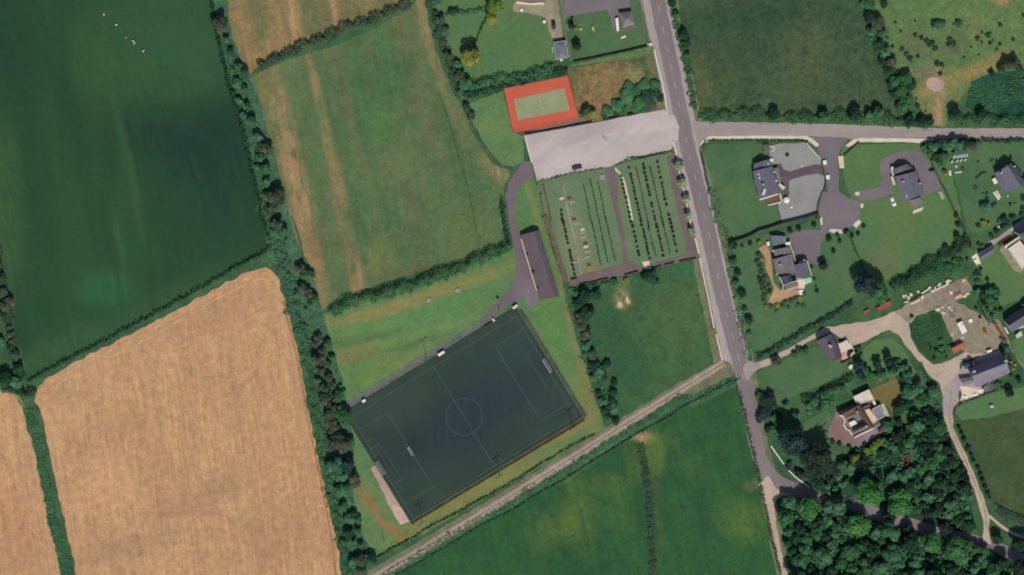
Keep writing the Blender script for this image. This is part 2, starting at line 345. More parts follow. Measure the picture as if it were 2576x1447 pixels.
m_central = gmat('mown_meadow', (83, 115, 76), (97, 120, 79), .02, 10, 2, grain=.13, wlo=.1, streaks=((.1, 11, 9, (112, 108, 72), 0.50), (.06, 11, 6, (66, 100, 64), 0.55), (.35, 11, 14, (104, 114, 72), 0.30)), warp=4, patches=(
    (pt('t10', 425, 570), 3.2, 24, 12, (153, 126, 87), 0.72), (pt('t10', 530, 980), 4, 58, 13, (162, 130, 93), 0.80), (pt('t10', 210, 960), 8, 60, 12, (166, 133, 97), 0.80), (pt('t10', 290, 1340), 7, 50, 10, (162, 131, 97), 0.76), (pt('t11', 345, 130), 9, 54, 12, (166, 135, 97), 0.80), (pt('t11', 440, 560), 7, 55, 13, (161, 128, 91), 0.76),
    (pt('t11', 620, 40), 5, 32, 8, (155, 126, 91), 0.76), (pt('t11', 745, 560), 6, 34, 11, (164, 131, 93), 0.80), (pt('t10', 640, 640), 4, 40, 10, (108, 104, 74), 0.80), (pt('t10', 720, 900), 4, 40, 12, (120, 112, 78), 0.70), (pt('t10', 1170, 520), 9, 50, 12, (114, 106, 76), 0.80), (pt('t10', 1290, 880), 8, 50, 14, (112, 106, 74), 0.70),
    (pt('t10', 1340, 420), 5, 34, 16, (151, 128, 89), 0.64), (pt('t10', 1520, 900), 5, 40, 20, (137, 122, 83), 0.64), (pt('t10', 1250, 80), 5, 24, 12, (155, 130, 91), 0.72), (pt('t10', 860, 550), 7, 20, 0, (106, 108, 74), 0.60), (pt('t10', 1790, 1270), 16, 7, -40, (161, 137, 95), 0.72), (pt('t10', 60, 720), 6, 50, 8, (129, 120, 75), 0.64),
    (pt('t10', 900, 760), 44, 38, 0, (64, 104, 64), 0.70), (pt('t10', 1060, 500), 16, 20, 0, (58, 98, 66), 0.60), (pt('t10', 930, 930), 14, 16, 0, (78, 124, 66), 0.70), (pt('t11', 1040, 260), 26, 34, 0, (68, 104, 68), 0.70), (pt('t11', 760, 260), 14, 24, 0, (74, 102, 66), 0.70), (pt('t11', 1200, 250), 7, 40, 12, (100, 102, 72), 0.70), (pt('t11', 450, 380), 12, 12, 0, (116, 104, 72), 0.80),
    (pt('t11', 930, 480), 10, 16, 0, (122, 126, 74), 0.70), (pt('t11', 1600, 330), 18, 30, 8, (100, 118, 66), 0.60), (pt('t11', 1150, 600), 30, 3, 12, (112, 94, 64), 0.70), (pt('t10', 300, 1160), 5, 5, 0, (70, 90, 58), 0.70), (pt('t10', 1600, 1250), 14, 30, 12, (64, 104, 66), 0.70)))
m_sport = gmat('sports_grass', (88, 124, 80), (104, 130, 82), .03, -77, 4, grain=.1, patches=(
    (pt('t11', 800, 930), 40, 5, 14, (140, 132, 82), .8), (pt('t11', 1250, 800), 50, 6, 18, (146, 136, 84), .85), (pt('t11', 1700, 640), 34, 6, 18, (128, 132, 76), .8), (pt('t11', 850, 1100), 40, 4, 10, (70, 100, 60), .6), (pt('t11', 1000, 1170), 50, 4, 14, (76, 98, 58), .6), (pt('t11', 720, 1230), 26, 6, 14, (134, 122, 78), .8), (pt('t11', 1000, 1340), 36, 9, 20, (126, 130, 72), .6),
    (pt('t11', 1300, 930), 40, 7, 17, (96, 138, 82), .8), (pt('t11', 900, 1010), 44, 5, 13, (98, 138, 80), .8), (pt('t11', 1200, 1080), 44, 5, 16, (112, 144, 84), .7), (pt('t11', 1500, 830), 34, 7, 18, (84, 130, 80), .8), (pt('t11', 800, 1400), 20, 10, 20, (90, 134, 70), .6), (pt('t21', 300, 1010), 10, 44, 12, (94, 134, 68), .8), (pt('t21', 480, 1150), 2.6, 70, 15, (138, 124, 82), .7), (pt('t21', 560, 1400), 4, 30, 12, (124, 124, 78), .7), (pt('t22', 560, 180), 7, 30, 12, (128, 124, 74), .8),
    (pt('t12', 1700, 800), 70, 4, 28, (140, 126, 70), .85), (pt('t22', 200, 480), 60, 4, 28, (142, 124, 68), .9), (pt('t12', 900, 960), 3, 34, 40, (150, 112, 74), .9), (pt('t12', 1040, 1110), 16, 4, -35, (146, 112, 76), .85), (pt('t12', 1250, 1080), 30, 5, 28, (124, 122, 70), .7), (pt('t12', 850, 830), 3, 14, 20, (140, 116, 72), .8), (pt('t21', 100, 100), 10, 24, 0, (76, 124, 72), .6), (pt('t21', 150, 60), 3, 24, 16, (136, 136, 78), .6)))
m_pitch = gmat('artificial_turf', (52, 68, 61), (57, 73, 63), .03, grain=.05, gs=1.5, patches=(
    (pt('d', 1100, 1100), 50, 34, 30, (44, 55, 60), .9), (pt('d', 1300, 960), 60, 34, 30, (47, 59, 64), .9), (pt('d', 1290, 870), 30, 20, 30, (60, 78, 68), .5), (pt('d', 1000, 1030), 26, 18, 30, (64, 80, 66), .6), (pt('d', 1180, 1060), 30, 16, 30, (46, 56, 64), .6), (pt('d', 1100, 1200), 26, 20, 30, (58, 74, 64), .5), (pt('d', 1390, 1000), 20, 18, 30, (60, 76, 68), .5)), warp=12)
m_rough = gmat('rough_grass', (48, 90, 66), (62, 100, 70), .05, grain=.2, gs=.9, mid=.2)
m_bank = gmat('bank_grass', (58, 95, 70), (78, 113, 84), .06, 10, 2, tuft=((.3, (34, 62, 50), .7, .55), (.5, (92, 122, 96), .5, .6)), grain=.22, gs=1.0, mid=.25)
m_mead = gmat('rough_meadow', (60, 86, 60), (76, 96, 66), .035, 20, 1.5, tuft=((.22, (40, 62, 46), .6, .56), (.5, (92, 108, 76), .4, .6)), grain=.17, gs=.9, mid=.2, streaks=((.1, 20, 2, (46, 70, 52), .6), (.5, -35, 4, (84, 104, 72), .4)), patches=(
    (pt('t30', 280, 420), 20, 34, 0, (92, 98, 66), .7), (pt('t20', 1560, 620), 16, 30, 0, (82, 96, 62), .6), (pt('t20', 1450, 640), 6, 26, 6, (96, 98, 66), .7), (pt('t20', 1760, 250), 40, 30, 0, (48, 72, 54), .6), (pt('t30', 120, 60), 40, 16, 0, (44, 72, 54), .6), (pt('t30', 560, 620), 30, 30, 0, (66, 84, 60), .5)))
m_past = gmat('pasture', (90, 120, 72), (100, 124, 77), .04, tuft=((.3, (64, 92, 58), .6, .58), (.12, (116, 122, 80), .5, .56)), grain=.14, mid=.2, patches=((pt('t30', 1290, 820), 4.5, 26, 0, (176, 146, 114), 1), (pt('t30', 1500, 560), 40, 6, 24, (158, 132, 84), .9), (pt('t30', 1280, 640), 14, 14, 0, (150, 128, 92), .8), (pt('t30', 1760, 10), 8, 4, 0, (170, 140, 98), .8), (pt('t30', 1550, 210), 6, 12, 0, (120, 122, 78), .7), (pt('t30', 1090, 340), 12, 14, 0, (100, 100, 74), .7), (pt('t30', 1390, 340), 14, 9, 40, (96, 98, 76), .7), (pt('t30', 1200, 870), 8, 10, 0, (150, 128, 84), .7),
    (pt('t30', 1180, 540), 9, 5, 0, (112, 108, 88), .8), (pt('t30', 1420, 700), 10, 14, 0, (120, 126, 76), .7)))
m_scrubg = gmat('bracken', (34, 76, 58), (44, 88, 64), .05, -25, 3, grain=.2, gs=.6, mid=.2, streaks=((.5, -25, 6, (28, 62, 50), .6),))
m_midfield = gmat('sown_grass', (54, 94, 62), (68, 100, 63), .03, 30, 2, tuft=((.25, (44, 80, 56), .6, .56), (.4, (84, 108, 72), .4, .6)), grain=.13, patches=((pt('t21', 1300, 880), 34, 30, 20, (84, 108, 66), .7), (pt('t21', 1200, 1140), 30, 34, 0, (76, 104, 62), .7), (pt('t21', 700, 1000), 20, 30, 0, (48, 88, 60), .6), (pt('t21', 950, 1230), 20, 20, 0, (48, 88, 60), .5), (pt('t21', 825, 720), 6, 16, 0, (110, 124, 84), .9), (pt('t21', 830, 815), 7, 8, 0, (150, 132, 94), .9), (pt('t21', 805, 865), 2.6, 2.4, 0, (220, 198, 162), .9), (pt('t21', 872, 825), 1.8, 3, 20, (214, 192, 156), .9), (pt('t21', 1300, 590), 30, 6, 12, (56, 108, 72), .8)))
m_south = gmat('silage_field', (42, 84, 52), (50, 94, 54), .03, 20, 2, grain=.12, streaks=((.09, 15, 3, (36, 76, 54), .45), (.45, 12, 14, (62, 104, 60), .35)), tuft=((.3, (36, 72, 50), .5, .57),), warp=9, patches=((pt('t22', 500, 960), 12, 34, 10, (96, 118, 54), 0.56), (pt('t22', 370, 1080), 14, 14, 0, (98, 118, 56), 0.56), (pt('t22', 740, 760), 18, 9, 0, (92, 112, 56), 0.56), (pt('t22', 1080, 530), 7, 20, 0, (112, 132, 56), 0.63), (pt('t22', 1180, 440), 10, 8, 0, (88, 110, 52), 0.49), (pt('t22', 1750, 1050), 20, 16, -30, (100, 124, 54), 0.59), (pt('t22', 1350, 640), 10, 14, 20, (78, 112, 58), 0.49),
    (pt('t22', 920, 580), 7, 20, 10, (88, 106, 54), 0.56), (pt('t22', 1400, 135), 14, 3, 25, (96, 120, 58), 0.49), (pt('t22', 820, 980), 12, 16, 0, (82, 112, 54), 0.49), (pt('t22', 220, 1150), 14, 18, 0, (84, 108, 56), 0.49), (pt('t22', 1850, 760), 10, 5, 0, (124, 118, 78), 0.56), (pt('t22', 280, 770), 40, 3, 28, (86, 124, 58), 0.49), (pt('t22', 1100, 960), 2.5, 40, 4, (84, 92, 54), 0.56), (pt('t22', 985, 410), 8, 5, 0, (178, 146, 108), 1), (pt('t22', 1680, 880), 24, 12, -20, (70, 106, 52), 0.42)))
m_lawn = gmat('garden_lawn', (73, 106, 72), (86, 115, 77), .05, grain=.08, gs=.5)
m_lawn2 = gmat('dry_lawn', (94, 121, 76), (84, 118, 75), .06, grain=.09, gs=.5, patches=((pt('t31', 1000, 250), 14, 16, 0, (104, 118, 72), .7), (pt('t31', 880, 560), 10, 18, 0, (108, 112, 78), .7)))
m_olive = gmat('olive_lawn', (124, 110, 70), (116, 106, 66), .08, grain=.08)
m_rightf = gmat('tired_pasture', (76, 90, 58), (62, 86, 54), .05, grain=.14)
m_weeds = gmat('waste_ground', (84, 98, 66), (66, 90, 62), .08, grain=.22, mid=.3, patches=((pt('t20', 640, 680), 22, 28, -20, (148, 118, 80), 1), (pt('t20', 760, 590), 22, 9, 15, (136, 114, 78), .8), (pt('t20', 930, 590), 8, 8, 0, (150, 140, 100), .7), (pt('t20', 1060, 480), 4, 14, 10, (132, 118, 84), .7), (pt('t20', 1090, 830), 8, 10, 0, (132, 122, 100), .8)))
m_road = gmat('road_asphalt', (140, 130, 129), (126, 118, 117), .08, 14, 6, grain=.05, gs=1.2, streaks=((.7, 14, 25, (116, 104, 108), .45),))
m_shoulder = gmat('road_shoulder', (176, 164, 160), (162, 150, 148), .1, 14, 6, grain=.06)
m_side = gmat('side_road_asphalt', (166, 154, 149), (152, 143, 138), .08, 90, 5, grain=.05, streaks=((.5, 90, 20, (146, 130, 124), .5),))
m_cul = gmat('drive_asphalt', (126, 117, 121), (116, 108, 112), .07, grain=.05)
m_drive = gmat('brown_paving', (102, 88, 94), (96, 84, 90), .1, grain=.06)
m_club = gmat('club_drive', (122, 110, 114), (110, 98, 103), .06, grain=.06, patches=((pt('zCl', 750, 1000), 12, 12, 0, (132, 122, 128), .7),))
m_gravel = gmat('grey_gravel', (150, 150, 146), (142, 142, 139), .1, grain=.07, gs=2)
m_park = gmat('worn_concrete', (194, 183, 178), (183, 172, 168), .05, -77, 2, grain=.05, streaks=((.07, -77, 2.5, (166, 156, 156), .7), (.05, 20, 1.5, (198, 186, 180), .6), (.4, -50, 9, (202, 192, 186), .3)), patches=((pt('t20', 300, 1060), 1.0, 13, -48, (204, 196, 190), .8), (pt('t20', 690, 1050), 1.1, 3.2, 35, (140, 130, 128), .9), (pt('t20', 1100, 960), 16, 4, 15, (206, 192, 182), .7), (pt('t20', 600, 980), 26, 6, 12, (166, 154, 154), .7), (pt('t20', 400, 1180), 14, 8, 12, (200, 190, 186), .6)))
m_path = gmat('cemetery_path', (112, 98, 98), (120, 104, 102), .1, grain=.08)
m_pale = gmat('pale_concrete', (222, 212, 186), (206, 196, 172), .2, grain=.06)
m_track = gmat('dirt_track', (150, 135, 119), (136, 124, 108), .07, grain=.1)
m_rut = gmat('track_rut', (180, 164, 149), (166, 152, 137), .1, grain=.1)
m_lane = gmat('lane_gravel', (192, 172, 154), (180, 162, 144), .06, grain=.08, gs=1.2, mid=.3)
m_yard = gmat('yard_dirt', (156, 143, 124), (138, 130, 108), .06, grain=.12, mid=.3, patches=((pt('t31', 1370, 760), 12, 12, 0, (136, 122, 120), .8), (pt('t31', 1600, 1060), 18, 18, 0, (140, 132, 106), .7), (pt('t31', 870, 850), 10, 4, 30, (156, 100, 82), .8), (pt('t31', 1440, 650), 10, 5, 20, (146, 112, 92), .8)))
m_verge = gmat('dusty_verge', (118, 120, 92), (106, 114, 84), .1, grain=.16)
m_pinkg = gmat('pink_gravel', (188, 158, 142), (170, 150, 132), .1, grain=.08)
m_greyv = gmat('grey_edge', (116, 118, 116), (104, 108, 106), .1, grain=.14)
m_cemg = gmat('cemetery_grass', (98, 124, 92), (108, 128, 94), .06, 10, 3, grain=.08, patches=((pt('z6', 850, 500), 10, 34, 12, (140, 138, 108), .8), (pt('z6', 1150, 1010), 8, 5, 0, (140, 128, 84), .8), (pt('z5', 200, 600), 4, 34, 12, (116, 130, 84), .7)))
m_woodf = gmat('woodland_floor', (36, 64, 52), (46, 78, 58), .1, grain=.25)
m_red = gmat('red_court', (206, 100, 76), (194, 96, 74), .1, grain=.04)
m_green = gmat('green_court', (150, 157, 117), (142, 151, 110), .1, grain=.05)
m_line = omat('line_paint', (196, 206, 190)); m_pline = omat('pitch_line', (92, 109, 102)); m_dash = omat('worn_line', (200, 192, 188))
m_sand = gmat('sandy_ground', (186, 150, 116), (176, 142, 106), .2, grain=.1)
m_mud = gmat('purple_forecourt', (146, 122, 116), (132, 110, 106), .1, grain=.07, patches=((pt('z8', 560, 1040), 7, 10, 0, (126, 98, 96), .8), (pt('z8', 1250, 1080), 12, 6, 30, (144, 134, 140), .8)))
m_ssand = gmat('pale_patio', (226, 206, 186), (212, 194, 176), .3, grain=.06)

def PU_(u, v): return P('d', '%f,%f' % (884.0 + u * .852 + v * .523, 1050.0 - u * .523 + v * .852))[0]
# ------------------------------------------------------------------ the ground, fields, roads
gr = put('ground', [(-3000, -3000, 0), (3000, -3000, 0), (3000, 3000, 0), (-3000, 3000, 0)], [(0, 1, 2, 3)], m_ground); tag(gr, kind='structure')
Z1, Z2, Z3, Z4, Z5, Z6 = .03, .06, .09, .12, .15, .18
def fld(name, z, s, lvl, m, jit=.35, sm=False): return sheet(name, P(z, s), lvl, m, jit, sm)
fld('bank', 'd', '520,-60 570,-60 575,20 585,70 600,130 630,185 650,250 670,320 690,400 715,480 740,560 760,620 800,700 820,770 850,850 880,980 890,1050 905,1130 925,1210 930,1290 940,1390 920,1450 900,1520 860,1520 850,1380 830,1260 800,1120 770,960 740,830 710,720 690,680 670,620 650,500 610,330 580,200 545,60', Z1, m_bank)
fld('field', 'd', '-80,-80 526,-80 530,0 545,70 562,130 578,190 590,250 604,300 618,360 634,430 650,500 660,560 672,622 640,645 560,688 480,730 400,770 320,815 250,853 160,905 70,957 58,900 40,850 25,740 -80,700', Z1, m_darkfield)
fld('field', 'd', '88,1010 90,990 98,972 115,955 200,905 330,840 450,777 560,717 610,690 640,679 668,674 688,684 702,706 714,748 732,810 752,900 770,1000 787,1090 805,1180 824,1260 840,1330 853,1400 868,1520 195,1520 187,1415 167,1331 147,1248 133,1181 113,1081 100,1031', Z1, m_stub, .5)
fld('field', 'd', '-80,985 0,986 27,990 43,1002 55,1021 62,1041 67,1075 80,1115 90,1151 100,1198 110,1248 117,1281 120,1318 133,1351 143,1398 153,1447 160,1520 -80,1520', Z1, m_stub2, .5)
fld('field', 'd', '574,-80 1070,-80 1050,-10 1035,5 940,37 850,78 760,113 690,138 640,175 625,192 612,165 598,130 585,90 575,40 572,0', Z1, m_topfield)
fld('field', 'd', '640,187 720,152 850,112 940,72 1030,22 1045,8 1050,-20 1072,-20 1075,40 1092,110 1110,165 1140,232 1165,270 1182,310 1210,370 1240,413 1285,430 1282,448 1270,465 1266,510 1264,560 1272,608 1250,622 1100,668 960,712 840,760 812,782 800,740 775,660 742,600 732,560 712,480 692,400 668,310 652,250 628,200', Z1, m_central)
fld('sports_ground', 'd', '812,790 850,778 960,732 1100,690 1290,630 1300,600 1290,540 1285,470 1310,420 1345,440 1375,470 1400,600 1420,740 1450,850 1490,980 1518,1065 1522,1085 1480,1104 1390,1158 1290,1215 1100,1322 1000,1378 940,1402 905,1330 890,1250 890,1140 880,1050 862,960 840,880', Z1, m_sport, .4)
fld('field', 'd', '1690,-80 2160,-80 2165,0 2185,90 2212,170 2240,240 2262,290 2262,306 2118,308 1940,303 1780,298 1757,270 1745,200 1728,130 1705,40', Z1, m_mead)
fld('field', 'd', '2165,-80 2640,-80 2640,170 2500,185 2430,230 2392,280 2378,318 2335,318 2310,260 2270,190 2230,140 2205,60', Z1, m_past)
fld('scrub_ground', 't30', '1530,620 1620,575 1750,545 1960,520 1960,900 1700,890 1560,860 1490,800', Z2, m_scrubg)
fld('field', 'd', '1437,728 1500,712 1600,690 1750,652 1765,690 1785,760 1802,830 1818,902 1750,945 1640,1010 1527,1068 1512,1040 1495,980 1470,880', Z2, m_midfield)
fld('field', 'd', '960,1460 1085,1390 1200,1323 1350,1235 1500,1150 1620,1080 1750,1000 1850,950 1862,965 1880,1040 1895,1110 1905,1170 1918,1230 1930,1300 1945,1370 1962,1450 1970,1520 900,1520', Z1, m_south)
fld('lawn', 'd', '1075,-30 1415,-30 1418,60 1428,130 1400,152 1290,184 1170,200 1160,170 1130,150 1110,60', Z2, m_lawn2)
fld('lawn', 'd', '1418,-30 1612,-30 1632,112 1444,158 1432,140', Z2, m_lawn)
fld('waste_plot', 't20', '390,530 560,500 1040,370 1070,400 1110,600 1150,760 1165,850 940,850 690,905 520,930 430,570', Z2, m_weeds)
fld('grass_verge', 't20', '440,490 1050,350 1070,385 1050,420 470,500', Z3, m_past, .2)
fld('lawn', 'd', '1175,262 1265,228 1290,333 1318,345 1318,405 1290,420 1262,412 1225,370 1190,310', Z2, m_sport)
fld('lawn', 'd', '1765,385 1785,362 2035,358 2065,385 2085,420 2062,535 1960,570 1838,610 1815,560 1790,480', Z2, m_lawn)
fld('lawn', 'd', '1835,622 1960,580 2062,550 2095,570 2160,590 2200,690 2170,725 2060,820 1900,898 1885,890 1860,780', Z2, m_lawn)
fld('lawn', 'd', '2116,365 2380,358 2395,440 2415,520 2418,590 2370,640 2240,700 2200,715 2150,640 2150,520 2125,460', Z2, m_lawn2)
fld('lawn', 'd', '2382,360 2640,352 2640,500 2460,590 2432,570 2415,500 2395,430', Z2, m_lawn)
fld('lawn', 'd', '1905,935 2050,870 2120,900 2150,930 2140,960 2060,970 1990,1000 1960,1040 1920,1010', Z2, m_lawn)
fld('lawn', 'd', '2170,880 2200,855 2240,850 2270,870 2300,930 2330,975 2360,1000 2340,1010 2270,960 2180,930', Z2, m_lawn2)
fld('lawn', 'd', '2000,1075 2080,1030 2110,1060 2080,1130 2140,1170 2110,1190 2030,1180', Z3, m_lawn)
fld('lawn', 'd', '2395,1030 2480,990 2640,960 2640,1060 2420,1060', Z2, m_lawn2)
fld('field', 'd', '2405,1058 2480,1052 2640,1010 2640,1320 2500,1262 2470,1200 2430,1110', Z3, m_rightf)
fld('lawn', 'd', '2440,640 2500,600 2640,560 2640,720 2550,760 2500,780 2470,700', Z2, m_lawn2)
fld('lawn', 'd', '2545,860 2640,800 2640,1000 2560,910', Z2, m_lawn2)
fld('rough_patch', 't31', '1060,1010 1100,930 1250,900 1320,950 1390,1080 1380,1160 1330,1280 1240,1290 1130,1180', Z4, gmat('bracken_mound', (58, 92, 58), (46, 80, 52), .06, 30, 2, grain=.14), .5, True)
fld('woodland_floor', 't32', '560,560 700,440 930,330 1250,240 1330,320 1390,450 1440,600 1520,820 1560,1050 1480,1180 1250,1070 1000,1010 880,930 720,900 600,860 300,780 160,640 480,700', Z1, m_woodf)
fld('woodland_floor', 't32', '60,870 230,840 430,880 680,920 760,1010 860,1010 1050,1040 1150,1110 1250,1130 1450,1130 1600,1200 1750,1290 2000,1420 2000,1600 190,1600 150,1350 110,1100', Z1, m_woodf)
# roads
fld('grass_verge', 'd', '1598,-60 1700,-60 1712,60 1735,150 1752,240 1765,300 1765,370 1790,450 1812,540 1835,640 1852,740 1875,830 1895,905 1908,960 1920,1050 1932,1120 1950,1180 1985,1218 2050,1240 1990,1262 1955,1250 1960,1300 1975,1380 1995,1470 1958,1470 1938,1370 1922,1290 1905,1190 1892,1110 1875,1030 1860,960 1835,925 1800,940 1790,880 1770,790 1750,690 1725,560 1700,440 1690,350 1668,260 1645,160 1620,60', Z2, m_verge)
fld('road_shoulder', 'd', '1603,-60 1678,-60 1696,60 1716,150 1735,235 1748,302 1752,340 1766,410 1782,480 1803,570 1825,665 1845,755 1868,845 1886,905 1893,930 1878,985 1852,945 1838,912 1818,906 1810,865 1795,795 1780,720 1762,650 1745,580 1728,500 1712,420 1700,392 1693,340 1672,260 1655,180 1643,120 1625,60 1612,0', Z3, m_shoulder, .2)
RD = '1646,-60 1654,0 1674,100 1693,190 1709,270 1722,330 1734,390 1755,470 1774,550 1793,635 1812,720 1831,800 1850,870 1864,925 1877,985 1889,1050 1902,1115 1918,1165 1945,1203 1990,1228 2060,1250 2130,1265 2180,1283 2230,1303 2290,1318 2350,1338 2410,1352 2460,1362 2515,1380 2576,1412 2640,1450'
ribbon('road', P('d', RD), lambda t: 7.6 if t < .5 else 7.6 - (t - .5) * 4.6, Z4, m_road, .2)
fld('side_road', 'd', '1742,303 1760,306 1930,308 2118,313 2340,322 2576,323 2660,322 2660,350 2576,348 2365,352 2130,350 2035,343 1932,343 1795,344 1772,350 1757,368 1748,340', Z4, m_side, .2)
fld('lane_mouth', 'd', '1868,925 1885,908 1900,912 1930,902 1935,918 1905,930 1890,945 1880,960', Z4, m_side, .2, True)
fld('lane', 't32', '0,700 60,790 130,830 230,835 100,850 60,880 50,930 60,1050 85,1180 115,1320 150,1450 160,1520 110,1520 85,1400 60,1250 35,1120 10,1000 -40,860 -70,760', Z5, m_lane, .25)
mb = MB()
for i in range(20):
    a, b = P('d', RD)[1], 0
    p = catmull(P('d', RD), False, 3.0); k = 5 + i * 3
    strip(mb, [p[k], p[k + 1]], .22, Z5, False)
tag(mb.out('road_marking', m_dash), kind='structure')
TRK = P('d', '880,1490 950,1448 1100,1360 1288,1246 1480,1126 1600,1050 1700,988 1790,932 1822,913')
fld('grass_verge', 'd', '870,1470 1090,1340 1288,1222 1480,1103 1700,968 1820,902 1850,905 1860,935 1710,1010 1500,1150 1288,1270 1100,1385 930,1490', Z2, m_verge)
ribbon('dirt_track', TRK, 4.6, Z4, m_track, .3)
ribbon('grass_bank', P('t12', '960,1470 1100,1372 1250,1285 1400,1192 1500,1140 1620,1075 1780,985 1940,895 t22:120,808 280,728 450,628 620,520 800,408 950,318 1100,232 1230,140 1400,110 1560,40 1690,-15'), 5.2, Z3, m_bank, .4)
for off in (-.95, .95):
    p = catmull(TRK, False, 4); L, Rr = ribbon_pts(TRK, abs(off) * 2, True, 4)
    ribbon('wheel_track', L if off < 0 else Rr, .75, Z5, m_rut, .12, smooth=False)
fld('estate_road', 't30', '325,1030 600,1040 590,1080 540,1130 525,1180 530,1300 535,1447 t31:600,40 680,70 700,150 680,210 640,260 560,290 470,285 430,330 395,400 390,560 340,540 220,520 185,400 150,320 250,290 390,290 410,240 390,170 385,100 420,0 t30:450,1447 430,1330 400,1200 365,1095', Z4, m_cul, .2)
fld('driveway', 'z1', '760,580 910,545 940,640 1000,680 1080,690 1300,620 1490,570 1670,585 1720,690 1560,725 1330,770 1130,820 1060,860 1040,980 1060,1110 960,1120 900,900 800,700', Z5, m_drive, .1)
fld('gravel_court', 'z1', '730,230 860,190 1350,170 1500,300 1640,465 1640,570 1480,570 1080,690 1000,680 940,640 910,545 770,575 720,470 700,330', Z4, m_gravel, .15)
fld('gravel_court', 'z1', '1060,860 1130,820 1330,770 1560,725 1690,770 1705,950 1650,1120 1570,1300 1545,1460 t31:375,100 360,170 230,210 100,240 72,90 130,40 z1:1050,1110', Z4, m_gravel, .15)
fld('driveway', 'z2', '960,480 1200,360 1420,310 1680,310 1800,480 1900,650 z3:470,950 380,1050 150,1110 z2:1750,1090 1560,640 1300,560 1180,760 1200,1130 1110,1130 780,1210 640,1210 560,1160 480,1040 800,1010 960,950 1000,800 960,640', Z4, m_cul, .15)
fld('parking_lot', 't20', '95,1022 400,968 680,916 950,862 1150,828 1180,870 1225,870 1260,960 1250,1060 1212,1070 1220,1100 1195,1135 950,1180 760,1250 500,1302 190,1372 150,1230', Z4, m_park, .15)
fld('driveway', 'zCl', '395,-330 470,-420 545,-420 540,-250 510,-120 520,0 545,60 570,180 620,330 700,620 790,900 840,1100 690,1150 655,1115 640,1040 600,1030 330,1180 230,1260 120,1405 75,1320 290,1090 430,920 525,770 552,560 500,330 430,0 425,-120', Z3, m_club, .2)
fld('driveway', 't20', '20,1310 80,1220 150,1215 165,1330 70,1395 20,1450 -30,1470 -30,1380', Z3, m_club, .2)
fld('cemetery_grass', 'd', '1356,458 1500,424 1600,402 1698,382 1728,520 1752,648 1600,672 1436,720 1400,620', Z2, m_cemg, .2)
fld('path', 't20', '695,1275 775,1262 800,1400 t21:800,100 850,330 880,520 960,560 1000,560 1150,520 1320,470 1275,260 1245,130 1210,-30 t20:1165,1190 1210,1165 t21:1280,-20 1330,200 1375,400 1405,500 1260,535 1000,595 850,628 560,690 440,720 435,675 530,625 700,585 840,545 830,420 790,220 740,0', Z4, m_path, .12)
ribbon('path', P('z4', '705,730 760,980 820,1340 z6:790,230 850,520 910,800 975,1120'), .75, Z3, gmat('pale_path', (150, 148, 124), (142, 142, 118), .2), .06)
ribbon('path', P('z5', '105,335 210,430 270,530 320,700 365,900 415,1150 440,1300'), 1.0, Z3, m_pale, .08)
ribbon('path', P('z4', '300,690 380,1050 460,1440'), 1.2, Z3, gmat('red_brown_path', (112, 92, 74), (98, 84, 66), .2), .1)
fld('concrete_slab', 'z7', '610,880 740,860 780,1000 680,1020', Z5, m_ssand, .05)
fld('footpath', 't20', '1410,1105 1440,1060 1490,1028 1932,1024 t30:290,1028 330,1042 385,1092 365,1110 320,1078 270,1050 0,1052 t20:1500,1052 1450,1090', Z5, m_pale, .08)
fld('footpath', 't30', '582,1100 640,1052 700,1042 1000,1045 1300,1052 1200,1082 1000,1072 680,1074 610,1110', Z5, m_pale, .08)
fld('footpath', 'z2', '205,415 300,412 318,628 235,634', Z5, m_pale, .03)
for s in ('t31:640,250 685,210 705,230 665,275', 't31:455,295 475,280 560,290 560,318 480,310', 't31:392,200 408,190 412,245 398,255', 't31:655,5 690,0 690,25 660,30', 't31:695,90 720,90 720,120 700,125'):
    fld('footpath', 'd', s, Z5, m_pale, .04)
# residential hard standings
fld('driveway', 'zT', '990,-60 2080,-60 2070,130 1960,140 1850,280 1820,500 1800,510 1760,300 1710,150 1400,210 1070,262 1015,330', Z4, m_cul, .12)
fld('driveway', 'zT', '200,60 690,70 720,-60 900,-60 1000,640 820,650 770,500 740,350 640,250 430,210 180,190', Z3, gmat('sandy_drive', (156, 146, 124), (144, 136, 112), .1, grain=.1), .4)
fld('patio', 'h4', '390,500 520,440 560,560 590,780 620,1000 700,1090 860,1110 960,1090 1000,1150 760,1230 640,1290 540,1310 560,1220 620,1080 560,920 500,770 480,600', Z3, m_sand, .25)
fld('patio', 'h4', '900,960 1130,920 1160,980 1060,1020 1050,1080 960,1080', Z4, m_ssand, .1)
fld('lane', 't31', '-60,1290 0,1265 180,1170 340,1075 450,1020 620,995 800,970 950,905 1080,850 1200,900 1120,940 1065,1000 1075,1100 1130,1200 1250,1310 1380,1270 1500,1200 1560,1190 1700,1160 1600,1230 1450,1290 1430,1447 t32:1440,150 1400,210 1390,320 1450,450 1540,640 1620,850 1670,1000 1665,1100 1690,1220 1620,1200 1630,1050 1560,820 1480,620 1400,450 1325,300 1330,150 1290,0 t31:1230,1400 1150,1290 1060,1180 980,1080 920,1048 850,1060 720,1140 650,1160 540,1100 480,1060 350,1110 180,1210 0,1310 -60,1335', Z4, m_lane, .35)
fld('yard', 't31', '950,905 1080,830 1250,740 1380,690 1500,640 1540,740 1500,790 1420,830 1560,900 1720,1010 1760,1120 1720,1190 1540,1230 1470,1190 1400,1140 1360,1050 1320,930 1250,890 1120,935 1060,1000', Z4, m_yard, .5)
ribbon('lane', P('t32', '1670,1000 1740,1060 1810,1110 1870,1140 1960,1170'), 1.5, Z5, m_lane, .15)
mbp = [P('t32', '1385,40 1370,240 1400,380 1470,540 1560,750 1630,930 1650,1090')]
